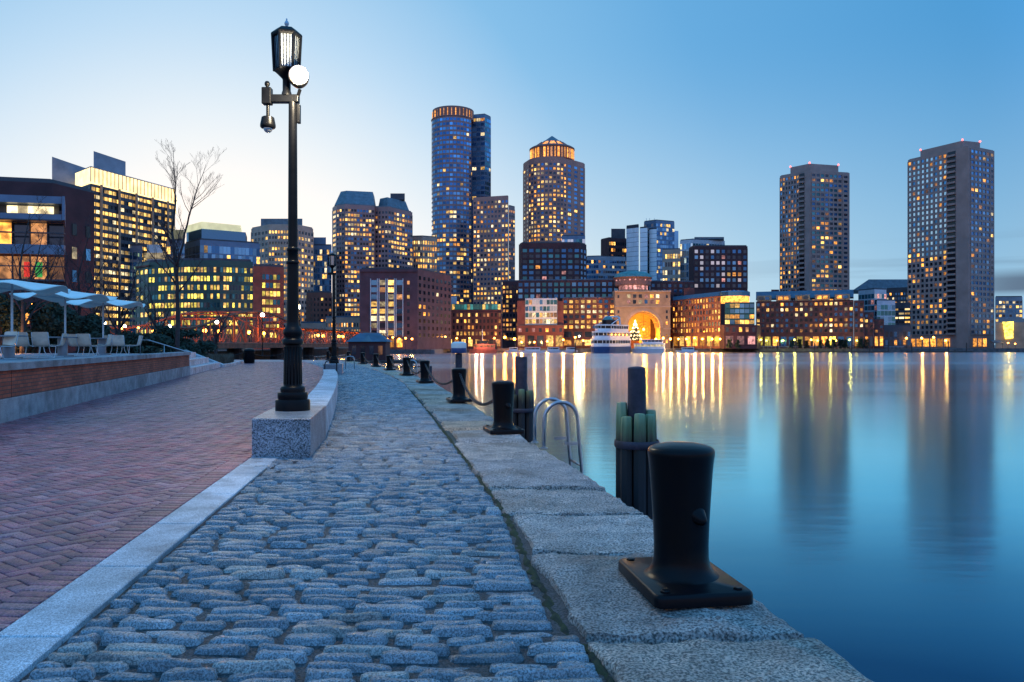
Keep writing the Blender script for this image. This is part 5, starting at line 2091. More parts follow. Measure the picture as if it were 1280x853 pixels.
# arch building
Ya = 428
s_ = Ya / F
root = thing('arch_building', 'tan stone gate building with a huge glowing arch and green domed rotunda', 'building', (px(803, Ya), Ya, -.6))
bx = px(803, Ya)
z_sp, z_top, z_gr = pz(411, Ya) + .6, pz(363, Ya) + .6, 0
ar = 20.5 * s_ * 1.0
axc = px(804.5, Ya) - bx
zc_ = pz(410, Ya) + .6
xl, xr = px(769, Ya) - bx, px(838, Ya) - bx
b = MB()
NA = 26
arc = [(axc + ar * math.cos(PI - PI * k / NA), zc_ + ar * math.sin(PI * k / NA)) for k in range(NA + 1)]
outer = []
for (x, z) in arc:
    outer.append((x, z_top))
D = 14
for yy, flip in ((0, False),):
    vs = [(x, yy, z) for x, z in arc] + [(x, yy, z) for x, z in outer]
    b.add(vs, [(k, k + 1, NA + 2 + k, NA + 1 + k) for k in range(NA)])
b.box(xl, axc - ar, 0, D, 0, z_top)
b.box(axc + ar, xr, 0, D, 0, z_top)
b.box(axc - ar, axc + ar, .02, D, z_top - .5, z_top - .001)
b.build('wall', M['stone_tan'], root)
b = MB()
vs = [(x, 0.01, z) for x, z in arc] + [(x, D, z) for x, z in arc]
b.add(vs, [(k, NA + 1 + k, NA + 2 + k, k + 1) for k in range(NA)])
mat('gold_vault', (.62, .40, .14), .6, scale=.6, var=.15)
b.build('vault', M['gold_vault'], root, smooth=True)
b = MB()
for k in range(NA):
    a0_, a1_ = PI - PI * k / NA, PI - PI * (k + 1) / NA
    for (r0, r1, y0) in ((ar, ar * 1.12, -.35), (ar * 1.12, ar * 1.2, -.2)):
        q = [(axc + r_ * math.cos(a_), zc_ + r_ * math.sin(a_)) for r_, a_ in ((r0, a0_), (r0, a1_ + .012), (r1, a1_ + .012), (r1, a0_))]
        b.add([(x, y0, z) for x, z in q] + [(x, .1, z) for x, z in q], [(0, 1, 2, 3), (0, 4, 5, 1), (3, 2, 6, 7), (0, 3, 7, 4), (1, 5, 6, 2)])
b.build('arch_ring', M['stone_beige'], root)
for yy in (2.5, 5.0, 7.5, 10.0, 12.5):
    b = MB()
    for k in range(NA):
        a0_, a1_ = PI - PI * k / NA, PI - PI * (k + 1) / NA
        q = [(axc + r_ * math.cos(a_), zc_ + r_ * math.sin(a_)) for r_, a_ in ((ar * .93, a0_), (ar * .93, a1_), (ar * .995, a1_), (ar * .995, a0_))]
        b.add([(x, yy - .35, z) for x, z in q] + [(x, yy + .35, z) for x, z in q], [(0, 1, 2, 3), (7, 6, 5, 4), (0, 4, 5, 1)])
    for k in range(3, NA - 2, 3):
        a_ = PI * k / NA
        q = Vector((axc + ar * .96 * math.cos(a_), yy + 1.25, zc_ + ar * .96 * math.sin(a_)))
        b.box(q.x - .25, q.x + .25, yy + .35, yy + 2.1, q.z - .25, q.z + .25)
    b.build('vault_rib', M['stone_tan'], root)
b = MB()
for rr_, th_ in ((4.4, .35), (3.0, .25), (1.2, .25)):
    b.tube([(axc + 3.2 + rr_ * math.cos(2 * PI * k / 28), D + 4.8, 10.2 + rr_ * math.sin(2 * PI * k / 28)) for k in range(28)], th_, 5, closed=True)
for k in range(8):
    a_ = PI * k / 4
    b.bar((axc + 3.2 + 1.2 * math.cos(a_), D + 4.8, 10.2 + 1.2 * math.sin(a_)), (axc + 3.2 + 4.3 * math.cos(a_), D + 4.8, 10.2 + 4.3 * math.sin(a_)), .2)
b.build('medallion', M['stone_tan'], root)
# back wall of the rotunda hall with a smaller arch to the night behind
b = MB()
b.box(axc - ar, axc + ar, D + 5, D + 5.4, 0, z_top - 1)
b.build('hall_wall', M['gold_vault'], root)
b = MB()
a2r = ar * .52
b.add([(axc - 4 + a2r * math.cos(PI * k / 16), D + 4.9, 3 + a2r * 1.5 * math.sin(PI * k / 16)) for k in range(17)] + [(axc - 4 - a2r, D + 4.9, 0), (axc - 4 + a2r, D + 4.9, 0)],
      [tuple(range(17)) + (17, 18)])
b.build('inner_arch', M['brick_red'], root)
for k in range(5):
    lamp_light('arch_light', (axc - ar * .6 + ar * .3 * k, 3 + (k % 2) * 6, 5 + 4 * (k % 2)), 4800, (1, .44, .03), .6, root)
for k in range(6):
    ww = (px(786 + 7.2 * k, Ya) - bx)
    for j, zz in enumerate((pz(370.5, Ya) + .6, pz(377.5, Ya) + .6)):
        o = bpy.data.objects.new('window', win_mesh(1.7, 1.9, random.Random(k * 5 + j).choice(('lit_yellow', 'lit_rose', 'glass_deep', 'lit_pale', 'glass_dark', 'lit_amber'))))
        C.objects.link(o)
        o.parent = root
        o.location = (ww, -.06, zz)
b = MB()
for zz, pr in ((pz(364.5, Ya) + .6, .7), (pz(383.5, Ya) + .6, .4), (pz(411, Ya) + .6, .4)):
    if zz > zc_ + ar or True:
        if zz < zc_ + ar:
            b.box(xl - .3, axc - ar * 1.21, -pr, .1, zz - .35, zz + .35)
            b.box(axc + ar * 1.21, xr + .3, -pr, .1, zz - .35, zz + .35)
        else:
            b.box(xl - .3, xr + .3, -pr, .1, zz - .35, zz + .35)
b.build('string_course', M['stone_beige'], root)
for xx in (773, 833.5):
    for zz in (371, 390, 397, 404, 420, 427):
        o = bpy.data.objects.new('window', win_mesh(1.0, 1.6, 'lit_amber' if zz > 400 else 'glass_dark'))
        C.objects.link(o)
        o.parent = root
        o.location = (px(xx, Ya) - bx, -.06, pz(zz, Ya) + .6)
# rotunda
rcx = px(794.5, Ya) - bx
b = MB()
b.lathe([(7.8, z_top - .2), (7.8, pz(356, Ya) + .6)], (rcx, 10, 0), 24)
b.build('rotunda_base', M['stone_tan'], root)
b = MB()
for k in range(9):
    a = R(200 + 17.5 * k)
    b.obox((rcx + 7.85 * math.cos(a), 10 + 7.85 * math.sin(a), (z_top + pz(356, Ya) + .6) / 2 + .3), (-math.sin(a), math.cos(a)), 1.9, .2, 2.2)
b.build('rotunda_glazing', M['lit_rose'], root)
b = MB()
b.lathe([(9.6, pz(356, Ya) + .5), (9.8, pz(355, Ya) + .6), (9.8, pz(347, Ya) + .6), (10.6, pz(346.5, Ya) + .6), (10.6, pz(345.5, Ya) + .6)], (rcx, 10, 0), 32)
b.build('rotunda_drum', M['terracotta'], root)
b = MB()
for k in range(9):
    a = R(200 + 17.5 * k)
    b.ball((rcx + 9.85 * math.cos(a), 10 + 9.85 * math.sin(a), pz(349.5, Ya) + .6), .45, 8, 6)
b.build('porthole', M['lit_rose'], root)
b = MB()
b.lathe([(10.4, pz(345.5, Ya) + .61), (9.6, pz(342, Ya) + .6), (7.6, pz(339.3, Ya) + .6), (4.5, pz(337.8, Ya) + .6), (3, pz(337.4, Ya) + .6), (2.9, pz(336.4, Ya) + .6), (.1, pz(335.8, Ya) + .6)], (rcx, 10, 0), 32)
b.build('dome', M['copper_roof'], root, smooth=True, sharp=40)
building('hotel_link', 'low dark link roof between the rotunda and the right hotel wing', [(813, 446), (868, 450)], 14, pz(352, 448), 'brick_dark',
         [dict(n=8, m=3, zb=pz(374, 448), zt=pz(354, 448), w=.55, h=.6, lit=.08, lm=('lit_rose',), um=('glass_deep', 'glass_dark'), pier=.25)], z0=-.6, roofm='slate_roof', parapet=.5)

# lit tree in the arch
o = thing('christmas_tree', 'cone of white string lights standing inside the glowing arch', 'lit tree', (px(794, 424), 424, -.6))
b = MB()
rn = random.Random(2)
for k in range(420):
    h = rn.random()
    r = 3.7 * (1 - h) ** .9 * (.55 + .45 * (math.sin(h * 34) * .5 + .5))
    a = rn.uniform(0, 6.28)
    q = Vector((r * math.cos(a), r * math.sin(a), 4.5 + 10.5 * h))
    b.box(q.x - .1, q.x + .1, q.y - .1, q.y + .1, q.z - .1, q.z + .1)
b.build('string_light', M['string_light'], o)['kind'] = 'stuff'
b = MB()
b.lathe([(.25, 0), (.2, 4), (3.2, 4.4), (2.2, 7.5), (1.1, 11), (.05, 15)], seg=10)
b.build('crown', M['evergreen'], o)

# right hotel wing, its corner bay, and the long red wing
root, P, base = building('hotel_wing', 'angled brick hotel wing with rows of narrow glowing windows right of the arch', [(841, 442), (901, 398)], 14, pz(373, 420), 'brick_rust',
                         [dict(n=17, m=6, zb=pz(417, 420), zt=pz(373.5, 420), w=.5, h=.62, lit=.62, lm=('lit_amber', 'lit_yellow', 'lit_amber', 'lit_dim'), um=('glass_dark', 'glass_blue'), pier=.2, cl=.35),
                          dict(n=7, m=1, zb=.0, zt=pz(419, 420), w=.72, h=.8, lit=1, lm=('lit_amber', 'lit_yellow'), pier=.4)], z0=-.6, parapet=0)
P0, P1 = P[0], P[1]
zz = pz(373, 420)
part_prism(root, base, 'roof', 'slate_roof', [P0 * .998, P1 * .998, P1 * (1 + 13 / 398), P0 * (1 + 13 / 442)], zz + .01, zz + 2.4, [P0 * 1.012, P1 * 1.012, P1 * 1.02, P0 * 1.02])
part_prism(root, base, 'chimney', 'brick_red', quad_at(855, 868, 436, 4), zz, pz(360, 436))
root, P, base = building('corner_bay', 'rounded teal glass corner bay with lit top drum on a brick base', [(900, 397), (905, 390), (946, 392), (951, 400)], 16, pz(406.5, 392), 'brick_dark',
                         [dict(s=1, n=5, m=1, zb=pz(417, 392), zt=pz(407.5, 392), w=.45, h=.6, lit=.6, lm=HOME, pier=.15), dict(s=1, n=3, m=1, zb=pz(432, 392), zt=pz(419, 392), w=.66, h=.8, lit=1, lm=('lit_rose',), pier=.2)], z0=-.6, parapet=0)
P0, P1 = at(906, 393), at(943, 393)
b, wn = MB(), []
b.prism([(p.x, p.y) for p in (P0, P1, P1 * 1.03, P0 * 1.03)], pz(406.5, 392), pz(378, 393))
facade(b, wn, P0, P1, pz(406, 392), pz(379, 393), 6, 4, w=.9, h=.72, lit=.42, lm=('lit_amber', 'lit_yellow'), um=('glass_teal', 'glass_blue'), pier=.15, rng=random.Random(3), rows=[2, 1.4, .7, .5], cl=.1)
b.v = [(x - base.x, y - base.y, z - base.z) for x, y, z in b.v]
b.build('glass_bay', M['teal_panel'], root)
place_windows(root, wn)
q = at(918, 400) - Vector((base.x, base.y))
b = MB()
b.lathe([(7.2, pz(378, 393) - base.z), (7.2, pz(370, 393) - base.z)], (q.x, q.y, 0), 28)
b.build('lit_drum', M['lit_amber'], root)
b = MB()
b.lathe([(7.5, pz(370, 393) - base.z), (7.5, pz(364.5, 393) - base.z), (6.8, pz(363.5, 393) - base.z), (1, pz(361.5, 393) - base.z)], (q.x, q.y, 0), 28)
b.build('drum_top', M['glass_blue'], root)

root, P, base = building('apartment_wing', 'long red brick apartment wing with slate roof and green lit ground floor', [(945, 422), (1067, 405)], 16, pz(376, 413), 'brick_red',
                         [dict(n=20, m=6, zb=pz(417, 413), zt=pz(377, 413), w=.55, h=.56, lit=.40, lm=HOME, um=('glass_black', 'glass_dark', 'glass_deep'), pier=.15, cl=.6),
                          dict(n=12, m=1, zb=.2, zt=pz(419.5, 413), w=.7, h=.8, lit=.6, lm=('lit_amber', 'lit_lime'), um=('glass_deep',), pier=.4)], z0=-.6, parapet=0)
zz = pz(376, 413)
P0, P1 = P[0], P[1]
for k in range(5):
    A_, B_ = P0.lerp(P1, (k + .06) / 5), P0.lerp(P1, (k + .82) / 5)
    part_prism(root, base, 'attic', 'stone_tan', [A_ * .999, B_ * .999, B_ * 1.02, A_ * 1.02], zz + .01, zz + 3.0)
    for f_ in (.3, .7):
        q = A_.lerp(B_, f_) * .9982
        bb_ = MB()
        bb_.obox((q.x - base.x, q.y - base.y, zz - base.z + 1.5), P1 - P0, 2.1, .2, 1.5)
        bb_.build('attic_window', M[random.Random(k * 7 + int(f_ * 10)).choice(('lit_amber', 'glass_dark', 'glass_deep', 'lit_amber'))], root)
part_prism(root, base, 'roof', 'slate_roof', [P0 * 1.006, P1 * 1.006, P1 * 1.04, P0 * 1.04], zz + 1.5, zz + 5.6, [P0 * 1.016, P1 * 1.016, P1 * 1.03, P0 * 1.03])
for xx, w_ in ((964, 10), (990, 4), (1003, 5), (1047, 7)):
    part_prism(root, base, 'chimney', 'brick_dark', quad_at(xx, xx + w_, 426, 4), zz + 2, zz + 6.6)
for k, (xa, xb2, yt) in enumerate(((1067.3, 1080, 376.5), (1080.3, 1092, 391), (1092.3, 1105, 399.5))):
    building('apartment_wing', ['tall brick step at the right end of the red apartment wing', 'middle brick step at the right end of the red apartment wing', 'lowest brick step at the right end of the red apartment wing'][k],
             [(xa, 404.6), (xb2, 403)], 13, pz(yt, 404), 'brick_red',
             [dict(n=2, m=[6, 4, 3][k], zb=pz(417, 404), zt=pz(yt + 1, 404), w=.5, h=.56, lit=.35, lm=HOME, um=('glass_black', 'glass_deep'), pier=.15),
              dict(n=2, m=1, zb=.2, zt=pz(419.5, 404), w=.6, h=.8, lit=.8, lm=('lit_amber',), pier=.3)], z0=-.6, parapet=.4)
building('glass_pavilion', 'stepped aqua glass block rising behind the end of the red apartment wing', [(1073, 440), (1093, 428), (1108, 432)], 14, pz(362.5, 432), 'pale_metal',
         [dict(s=[0, 1], n=5, m=6, zb=10, w=.9, h=.75, lit=.2, lm=('lit_pale', 'lit_rose'), um=('glass_teal', 'glass_sky', 'glass_teal'), pier=.1)], z0=-.6)
building('glass_pavilion', 'lower aqua glass corner in front of the stepped glass block', [(1096, 424), (1119, 426)], 10, pz(376, 425), 'pale_metal',
         [dict(n=5, m=6, zb=4, w=.92, h=.8, lit=.1, lm=('lit_pale',), um=('glass_teal', 'glass_teal', 'glass_blue'), pier=.1)], z0=-.6)
root, P, base = building('hall_building', 'broad hall with sloping blue roof and lit upper windows behind the glass block', [(1108, 520), (1136, 512)], 30, pz(361, 516), 'dark_panel',
                         [dict(n=8, m=11, w=.6, h=.5, lit=.4, lm=('lit_pale', 'lit_amber'), um=('glass_deep', 'glass_dark'), pier=.15)], z0=-.6)
part_prism(root, base, 'sloped_roof', 'lead_roof', quad_at(1066, 1140, 545, 40), pz(363, 545), pz(349, 545), [at(1086, 548), at(1138, 548), at(1138, 570), at(1082, 575)])
building('garage_block', 'dark low block with bright horizontal light strips left of the right tower', [(1116, 452), (1138, 446)], 14, pz(380, 450), 'dark_panel',
         [dict(n=3, m=8, w=.85, h=.42, lit=.5, lm=('lit_band', 'lit_yellow'), um=('glass_black',), pier=.2)], z0=-.6)
building('quay_pavilion', 'low dark waterfront pavilion between the red wing and the right tower', [(1100, 418), (1139, 416)], 8, pz(408, 417), 'dark_panel',
         [dict(n=7, m=2, zb=.3, w=.6, h=.6, lit=.25, lm=('lit_amber', 'lit_yellow'), um=('glass_deep', 'glass_dark'), pier=.2)], z0=-.6)


# twin residential towers
def harbour_tower(label, pts, zt, floors, nl, nr_, bal, pier, ph, lrows, rrows, uml, umr, lit_l, lit_r):
    (x0, Y0), (x1, Y1), (x2, Y2) = pts
    A_, B_, C_ = at(x0, Y0), at(x1, Y1), at(x2, Y2)
    Cb = C_ + (A_ - B_) * .92
    root, P, base = building('apartment_tower', label, pts, 8, zt, 'concrete',
                             [dict(s=0, n=nl, m=floors, x0=0, x1=bal[0], zb=7, zt=zt - 1.2, w=.62, h=.58, lit=lit_l, lm=DIM, um=uml, umlow=('glass_dark', 'glass_black'), umsplit=15, pier=.5, rows=lrows, cl=.5),
                              dict(s=1, n=nr_, m=floors, x0=.03, x1=.80, zb=7, zt=zt - 1.2, w=.74, h=.55, lit=lit_r, lm=DIM, um=umr, pier=.35, rows=rrows, cl=.7),
                              dict(s=1, n=1, m=floors, x0=.82, x1=.97, zb=7, zt=zt - 1.2, w=.6, h=.5, lit=.05, um=('glass_deep', 'glass_dark'), pier=.2)], z0=-.6, roofm='concrete', parapet=.4)
    body = MB()
    body.prism([(p.x - base.x, p.y - base.y) for p in (A_ * 1.002, B_ * 1.02, C_ * 1.002, Cb)], .2, zt - base.z - .1)
    body.build('rear_wall', M['concrete'], root)
    u = (B_ - A_)
    nn = Vector((u.y, -u.x)).normalized()
    fh = (zt - 8.2) / floors
    q = A_ + u * ((bal[0] + bal[1]) / 2)
    rec = MB()
    rec.obox((q.x + nn.x * .1 - base.x, q.y + nn.y * .1 - base.y, (zt + 7) / 2 - base.z), u, u.length * (bal[1] - bal[0]) * .9, .3, zt - 9)
    rec.build('balcony_recess', M['glass_black'], root)
    for k in range(floors):
        b = MB()
        b.obox((0, 0, 0), u, u.length * (bal[1] - bal[0]) * .98, 1.7, 1.15)
        b.build('balcony', M['concrete'], root, loc=(q.x + nn.x * .9 - base.x, q.y + nn.y * .9 - base.y, 7 + fh * (k + .2) - base.z))
    b = MB()
    q2 = A_ + u * ((bal[1] + 1) / 2)
    b.obox((q2.x + nn.x * .35 - base.x, q2.y + nn.y * .35 - base.y, (zt + .5) / 2), u, u.length * (1 - bal[1]) * .99, .9, zt + .5)
    b.build('corner_pier', M['concrete'], root)
    ctr = [at(ph[0], ph[3]), at(ph[1], ph[5]), at(ph[2], ph[6])]
    back = ctr[2] + (ctr[0] - ctr[1]) * .8
    zph = zt + ph[4]
    part_prism(root, base, 'penthouse', 'concrete', [ctr[0], ctr[1], ctr[2], back], zt + .41, zph)
    for p_ in ctr:
        b = MB()
        b.ball((p_.x - base.x, p_.y - base.y, zph - base.z + .5), .55, 10, 6)
        b.build('beacon', M['beacon_red'], root)
    # lobby
    gl = MB()
    for k in range(6):
        q = A_ + u * (.08 + .115 * k)
        gl.obox((q.x + nn.x * .12 - base.x, q.y + nn.y * .12 - base.y, 3.2), u, u.length * .085, .2, 4.6)
    gl.build('lobby_glazing', M['lit_amber'], root)
    u2 = C_ - B_
    n2 = Vector((u2.y, -u2.x)).normalized()
    gl = MB()
    for k in range(3):
        q = B_ + u2 * (.2 + .2 * k)
        gl.obox((q.x + n2.x * .12 - base.x, q.y + n2.y * .12 - base.y, 3.2), u2, u2.length * .13, .2, 4.6)
    gl.build('lobby_glazing', M['lit_amber'], root)
    return root


fl_ = 34
harbour_tower('right hand concrete apartment tower with pale reflecting windows, tallest on the right', [(1135, 490), (1212, 455), (1243, 467)], pz(182.5, 455), fl_, 9, 5, (.66, .80), .2,
              (1150.5, 1203, 1225, 487, 5.0, 463, 467), [1.6, 1.2, 1.2, 1.0, 1.0, 1.2, 1.0, 1.0, .8, 1.0, 1.0, 1.0, 1.3, .8, 2.6, 2.2, .4] + [.2] * 15 + [.6, .5], [1, 1, 1] + [1] * 31,
              ('glass_sky', 'glass_sky', 'glass_sky', 'glass_blue'), ('glass_blue', 'glass_deep'), .34, .13)
harbour_tower('left concrete apartment tower of the pair, standing behind the red apartment wing', [(975, 516), (1012.6, 500), (1062, 507)], pz(213.5, 500), fl_, 7, 7, (.66, .84), .2,
              (988, 1012, 1048, 514.5, 5.2, 503.5, 509), [1] * 34, [1.4] * 16 + [1.0] * 10 + [.7] * 8, ('glass_dark', 'glass_blue', 'glass_black'), ('glass_teal', 'glass_deep', 'glass_teal', 'glass_dark'), .42, .22)
root, P, base = building('aquarium', 'low bronze clad building with slanted yellow window at the right edge', [(1244, 432), (1330, 430)], 25, pz(403, 431), 'stone_tan', [], z0=-.6, parapet=0)
q = MB()
q.add([(px(1254, 431) - base.x, 430.6 - base.y, pz(402.5, 431) - base.z), (px(1266.5, 431) - base.x, 430.6 - base.y, pz(402, 431) - base.z), (px(1266, 431) - base.x, 430.6 - base.y, pz(423.5, 431) - base.z), (px(1257, 431) - base.x, 430.6 - base.y, pz(424, 431) - base.z),
       (px(1254, 431) - base.x, 431.5 - base.y, pz(402.5, 431) - base.z), (px(1266.5, 431) - base.x, 431.5 - base.y, pz(402, 431) - base.z), (px(1266, 431) - base.x, 431.5 - base.y, pz(423.5, 431) - base.z), (px(1257, 431) - base.x, 431.5 - base.y, pz(424, 431) - base.z)],
      [(3, 2, 1, 0), (0, 1, 5, 4), (1, 2, 6, 5), (2, 3, 7, 6), (3, 0, 4, 7)])
q.build('slanted_window', M['lit_lime'], root)
part_prism(root, base, 'wedge_roof', 'terracotta', [at(1246, 436), at(1330, 434), at(1330, 450), at(1246, 450)], pz(403, 431) + .02, pz(398, 436), [at(1252, 440), at(1330, 438), at(1330, 448), at(1252, 448)])
building('office_block', 'grey office block with lit floors behind the bronze building at the right edge', [(1244, 522), (1278, 520)], 22, pz(371.5, 521), 'concrete_grey',
         [dict(n=8, m=7, w=.75, h=.55, zb=10, lit=.55, lm=('lit_yellow', 'lit_pale'), um=('glass_deep', 'glass_dark'), pier=.2, cl=.3)], z0=-.6)
root, P, base = building('brick_offices', 'dark brick waterfront offices under a glowing teal glass attic', [(541, 414), (627, 412)], 16, pz(387.5, 413), 'brick_dark',
                         [dict(n=18, m=4, zb=pz(421, 413), zt=pz(390, 413), w=.52, h=.56, lit=.52, lm=('lit_yellow', 'lit_amber', 'lit_dim'), um=('glass_black',), pier=.2, cl=.5),
                          dict(n=10, m=1, zb=0, zt=pz(423, 413), w=.6, h=.75, lit=.6, lm=('lit_amber', 'lit_yellow'), um=('glass_black',), pier=.3)], z0=-.6, parapet=0)
at_ = MB()
wn = []
P0, P1 = at(542, 415), at(626, 413)
at_.prism([(p.x - base.x, p.y - base.y) for p in (P0, P1, P1 * 1.02, P0 * 1.02)], pz(387.5, 413) - base.z + .02, pz(380, 413) - base.z)
at_.build('attic', M['teal_panel'], root)
rn = random.Random(5)
if 'lit_teal' not in M:
    lit_mat('lit_teal', (.10, .62, .60), .55, lo=.6)
for k in range(22):
    q = P0.lerp(P1, (k + .5) / 22)
    b = MB()
    b.obox((q.x - base.x, q.y - base.y - .12, (pz(387, 413) + pz(380.6, 413)) / 2 - base.z), P1 - P0, 1.4, .15, pz(380.6, 413) - pz(387, 413))
    b.build('attic_glazing', M['lit_yellow' if rn.random() < .2 else 'lit_teal'], root)
part_prism(root, base, 'plant_box', 'pale_metal', quad_at(560, 571, 420, 5), pz(380, 413), pz(371, 420))
building('brick_block', 'dark brick block with few lights in the gap behind the teal attic offices', [(520, 470), (575, 476)], 20, pz(371, 472), 'brick_dark', [dict(n=10, m=9, w=.45, h=.5, lit=.18, lm=HOME, um=('glass_black',), pier=.15)], z0=-.6)
building('gap_block', 'narrow block of amber windows in the gap beside the hotel bay', [(628, 470), (649, 468)], 14, pz(352, 469), 'brick_dark', [dict(n=5, m=12, w=.6, h=.55, lit=.6, lm=('lit_amber', 'lit_dim', 'lit_yellow'), um=('glass_black',), pier=.15)], z0=-.6)

# ================================================================== bridge, hut, boats, far lamps
mat('bridge_steel', (.22, .075, .04), .8, scale=.8, var=.3)
mat('hull_white', (.70, .72, .75), .4, scale=.8, var=.05)
mat('hull_blue', (.03, .08, .22), .4, scale=.8, var=.1)
mat('hull_red', (.80, .16, .08), .45, scale=.8, var=.1)
mat('dock_wood', (.07, .055, .05), .85, scale=1.5, var=.3)

BX = lambda Y: -61 + (Y - 130) * .031
br_ = thing('truss_bridge', 'rusty old truss bridge lit orange, crossing the channel behind the tall lamp post', 'bridge', (-60, 130, 0))
b = MB()
ax, ay = BX(128) + 60, -2
bx_, by_ = BX(322) + 60, 192
b.prism([(ax - 5.5, ay), (ax + 5.5, ay), (bx_ + 5.5, by_), (bx_ - 5.5, by_)], .7, 1.5)
b.build('deck', M['bridge_steel'], br_)


def ztop(Y):
    if Y < 142:
        return 4.2
    if Y < 205:
        t_ = (Y - 142) / 63
        return 4.6 + 3.9 * math.sin(PI * min(1, max(0, t_)))
    return 5.6


Ys = [130 + 7 * k for k in range(28)]
for sx in (-5.2, 5.2):
    b = MB()
    for y0, y1 in zip(Ys, Ys[1:]):
        f = lambda Y, z: (BX(Y) + 60 + sx, Y - 130, z)
        b.bar(f(y0, ztop(y0)), f(y1, ztop(y1)), .22)
        b.bar(f(y0, 1.6), f(y1, 1.6), .25)
        b.bar(f(y0, 1.6), f(y0, ztop(y0)), .15)
        b.bar(f(y0, 1.6), f(y1, ztop(y1)), .11)
        b.bar(f(y0, ztop(y0)), f(y1, 1.6), .09)
        b.bar(f((y0 + y1) / 2, 1.6), f((y0 + y1) / 2, 3.0), .06)
    b.build('truss', M['bridge_steel'], br_)
b = MB()
for y0 in Ys:
    if ztop(y0) > 5:
        b.bar((BX(y0) + 54.8, y0 - 130, ztop(y0)), (BX(y0) + 65.2, y0 - 130, ztop(y0)), .14)
b.build('top_bracing', M['bridge_steel'], br_)
for y0 in Ys[2::4]:
    b = MB()
    b.lathe([(1.6, -5), (1.6, .6)], (BX(y0) + 60, y0 - 130, 0), 10)
    b.build('pier', M['dock_wood'], br_)


def street_lamp(name, label, x, y, z0, h, glow, r, group, energy=0, color=(1, .5, .15), off=(0, -.6, 0)):
    root = thing(name, label, 'lamp', (x, y, z0), 0, group)
    b = MB()
    b.lathe([(.14, 0), (.09, .3), (.055, h - r)], seg=8)
    b.build('post', M['black_iron'], root)
    b = MB()
    b.ball((0, 0, h), r, 12, 8)
    b.build('globe', M[glow], root, smooth=True)
    b = MB()
    b.lathe([(r * .3, h - r * 1.25), (r * .7, h - r * .85)], seg=8)
    b.build('collar', M['black_iron'], root)
    if energy:
        lamp_light('lamp_glow', (off[0], off[1] - r, h), energy, color, r, root)
    return root


for k, Y in enumerate((138, 149, 160, 172, 186, 200, 214, 226, 238, 250, 262, 276, 290, 304)):
    street_lamp('bridge_lamp', 'small orange lamp glowing on the deck of the truss bridge', BX(Y) + (3.2 if k % 2 else 1.5), Y, 1.5, 2.5, 'lamp_orange', .26 + .0008 * Y, 'orange lamps on the truss bridge', 2600, (1, .27, .035), (0, -.8, 0))
for (x_, y_, Y, gl, rr_, lab) in ((156, 408, 80, 'lamp_white', .15, 'white lamp glowing behind the far parasol'), (212, 408, 84, 'lamp_white', .17, 'white lamp glowing just left of the tall forked tree trunk'),
                                  (271, 403, 92, 'lamp_white', .22, 'white lamp shining in front of the truss bridge'), (328, 394, 105, 'lamp_white', .27, 'bright white lamp beside the brick framed end of the teal office'),
                                  (131, 404, 78, 'lamp_white', .14, 'white lit sign lamp next to the far parasol pole'), (173, 410, 82, 'lamp_orange', .12, 'orange lamp low behind the steel handrail'),
                                  (191, 414, 84, 'lamp_orange', .13, 'orange lamp low left of the tall forked tree trunk'), (208, 414, 88, 'lamp_orange', .18, 'larger orange lamp beside the tall forked tree trunk'),
                                  (152, 411, 79, 'lamp_orange', .10, 'small orange lamp behind the far parasol pole'), (42, 381, 62, 'lamp_orange', .16, 'orange lamp shining through the evergreens behind the first parasol'),
                                  (20, 428, 40, 'lamp_warm', .10, 'warm lamp low behind the nearest left table')):
    z = pz(y_, Y)
    street_lamp('path_lamp', lab, px(x_, Y), Y, .0, z, gl, rr_, 'lamps on the left bank', 160 if gl != 'lamp_white' else 120, (1, .45, .12) if gl != 'lamp_white' else (1, .85, .6))

# tender hut on its pier
Yh = 140
hut = thing('tender_hut', 'small brick hut with a blue slate hipped roof on a pier past the quay corner', 'hut', (px(462, Yh), Yh, -1.3))
b = MB()
b.box(-3.2, 3.2, -2.6, 2.6, 0, 3.2)
b.build('wall', M['brick_dark'], hut)
b = MB()
b.add([(-3.6, -3, 3.2), (3.6, -3, 3.2), (3.6, 3, 3.2), (-3.6, 3, 3.2), (-1.7, 0, 4.75), (1.7, 0, 4.75)], [(0, 3, 2, 1), (0, 1, 5, 4), (2, 3, 4, 5), (1, 2, 5), (3, 0, 4)])
b.build('roof', M['slate_roof'], hut)
b = MB()
b.add([(-.9, -3.05, 3.2), (.9, -3.05, 3.2), (0, -1.0, 4.35), (-.9, -2.6, 3.15), (.9, -2.6, 3.15)], [(0, 1, 2), (0, 2, 3), (1, 4, 2)])
b.build('dormer', M['lead_roof'], hut)
for x_ in (-2.2, -.7, .8, 2.3):
    b = MB()
    b.box(x_ - .38, x_ + .38, -2.66, -2.58, 1.0, 2.5)
    b.build('window', M['glass_dark' if x_ < 1 else 'lit_dim'], hut)
b = MB()
b.box(-9, 9, -5, 5, -.5, 0)
pier = thing('pier', 'dark timber pier under the slate roofed hut', 'pier', (px(462, Yh), Yh, -1.31))
b.build('deck', M['dock_wood'], pier)
for x_ in (-8, -4.8, -1.6, 1.6, 4.8, 8):
    b = MB()
    b.lathe([(.22, -3), (.22, .6)], (x_, -5.2, 0), 8)
    b.build('post', M['dock_wood'], pier)


def outline(Lh, B):
    h = [(-Lh / 2, -B * .42), (-Lh * .46, -B / 2), (Lh * .1, -B / 2), (Lh * .27, -B * .44), (Lh * .4, -B * .29), (Lh * .47, -B * .13), (Lh / 2, 0)]
    return h + [(x, -y) for x, y in reversed(h[:-1])]


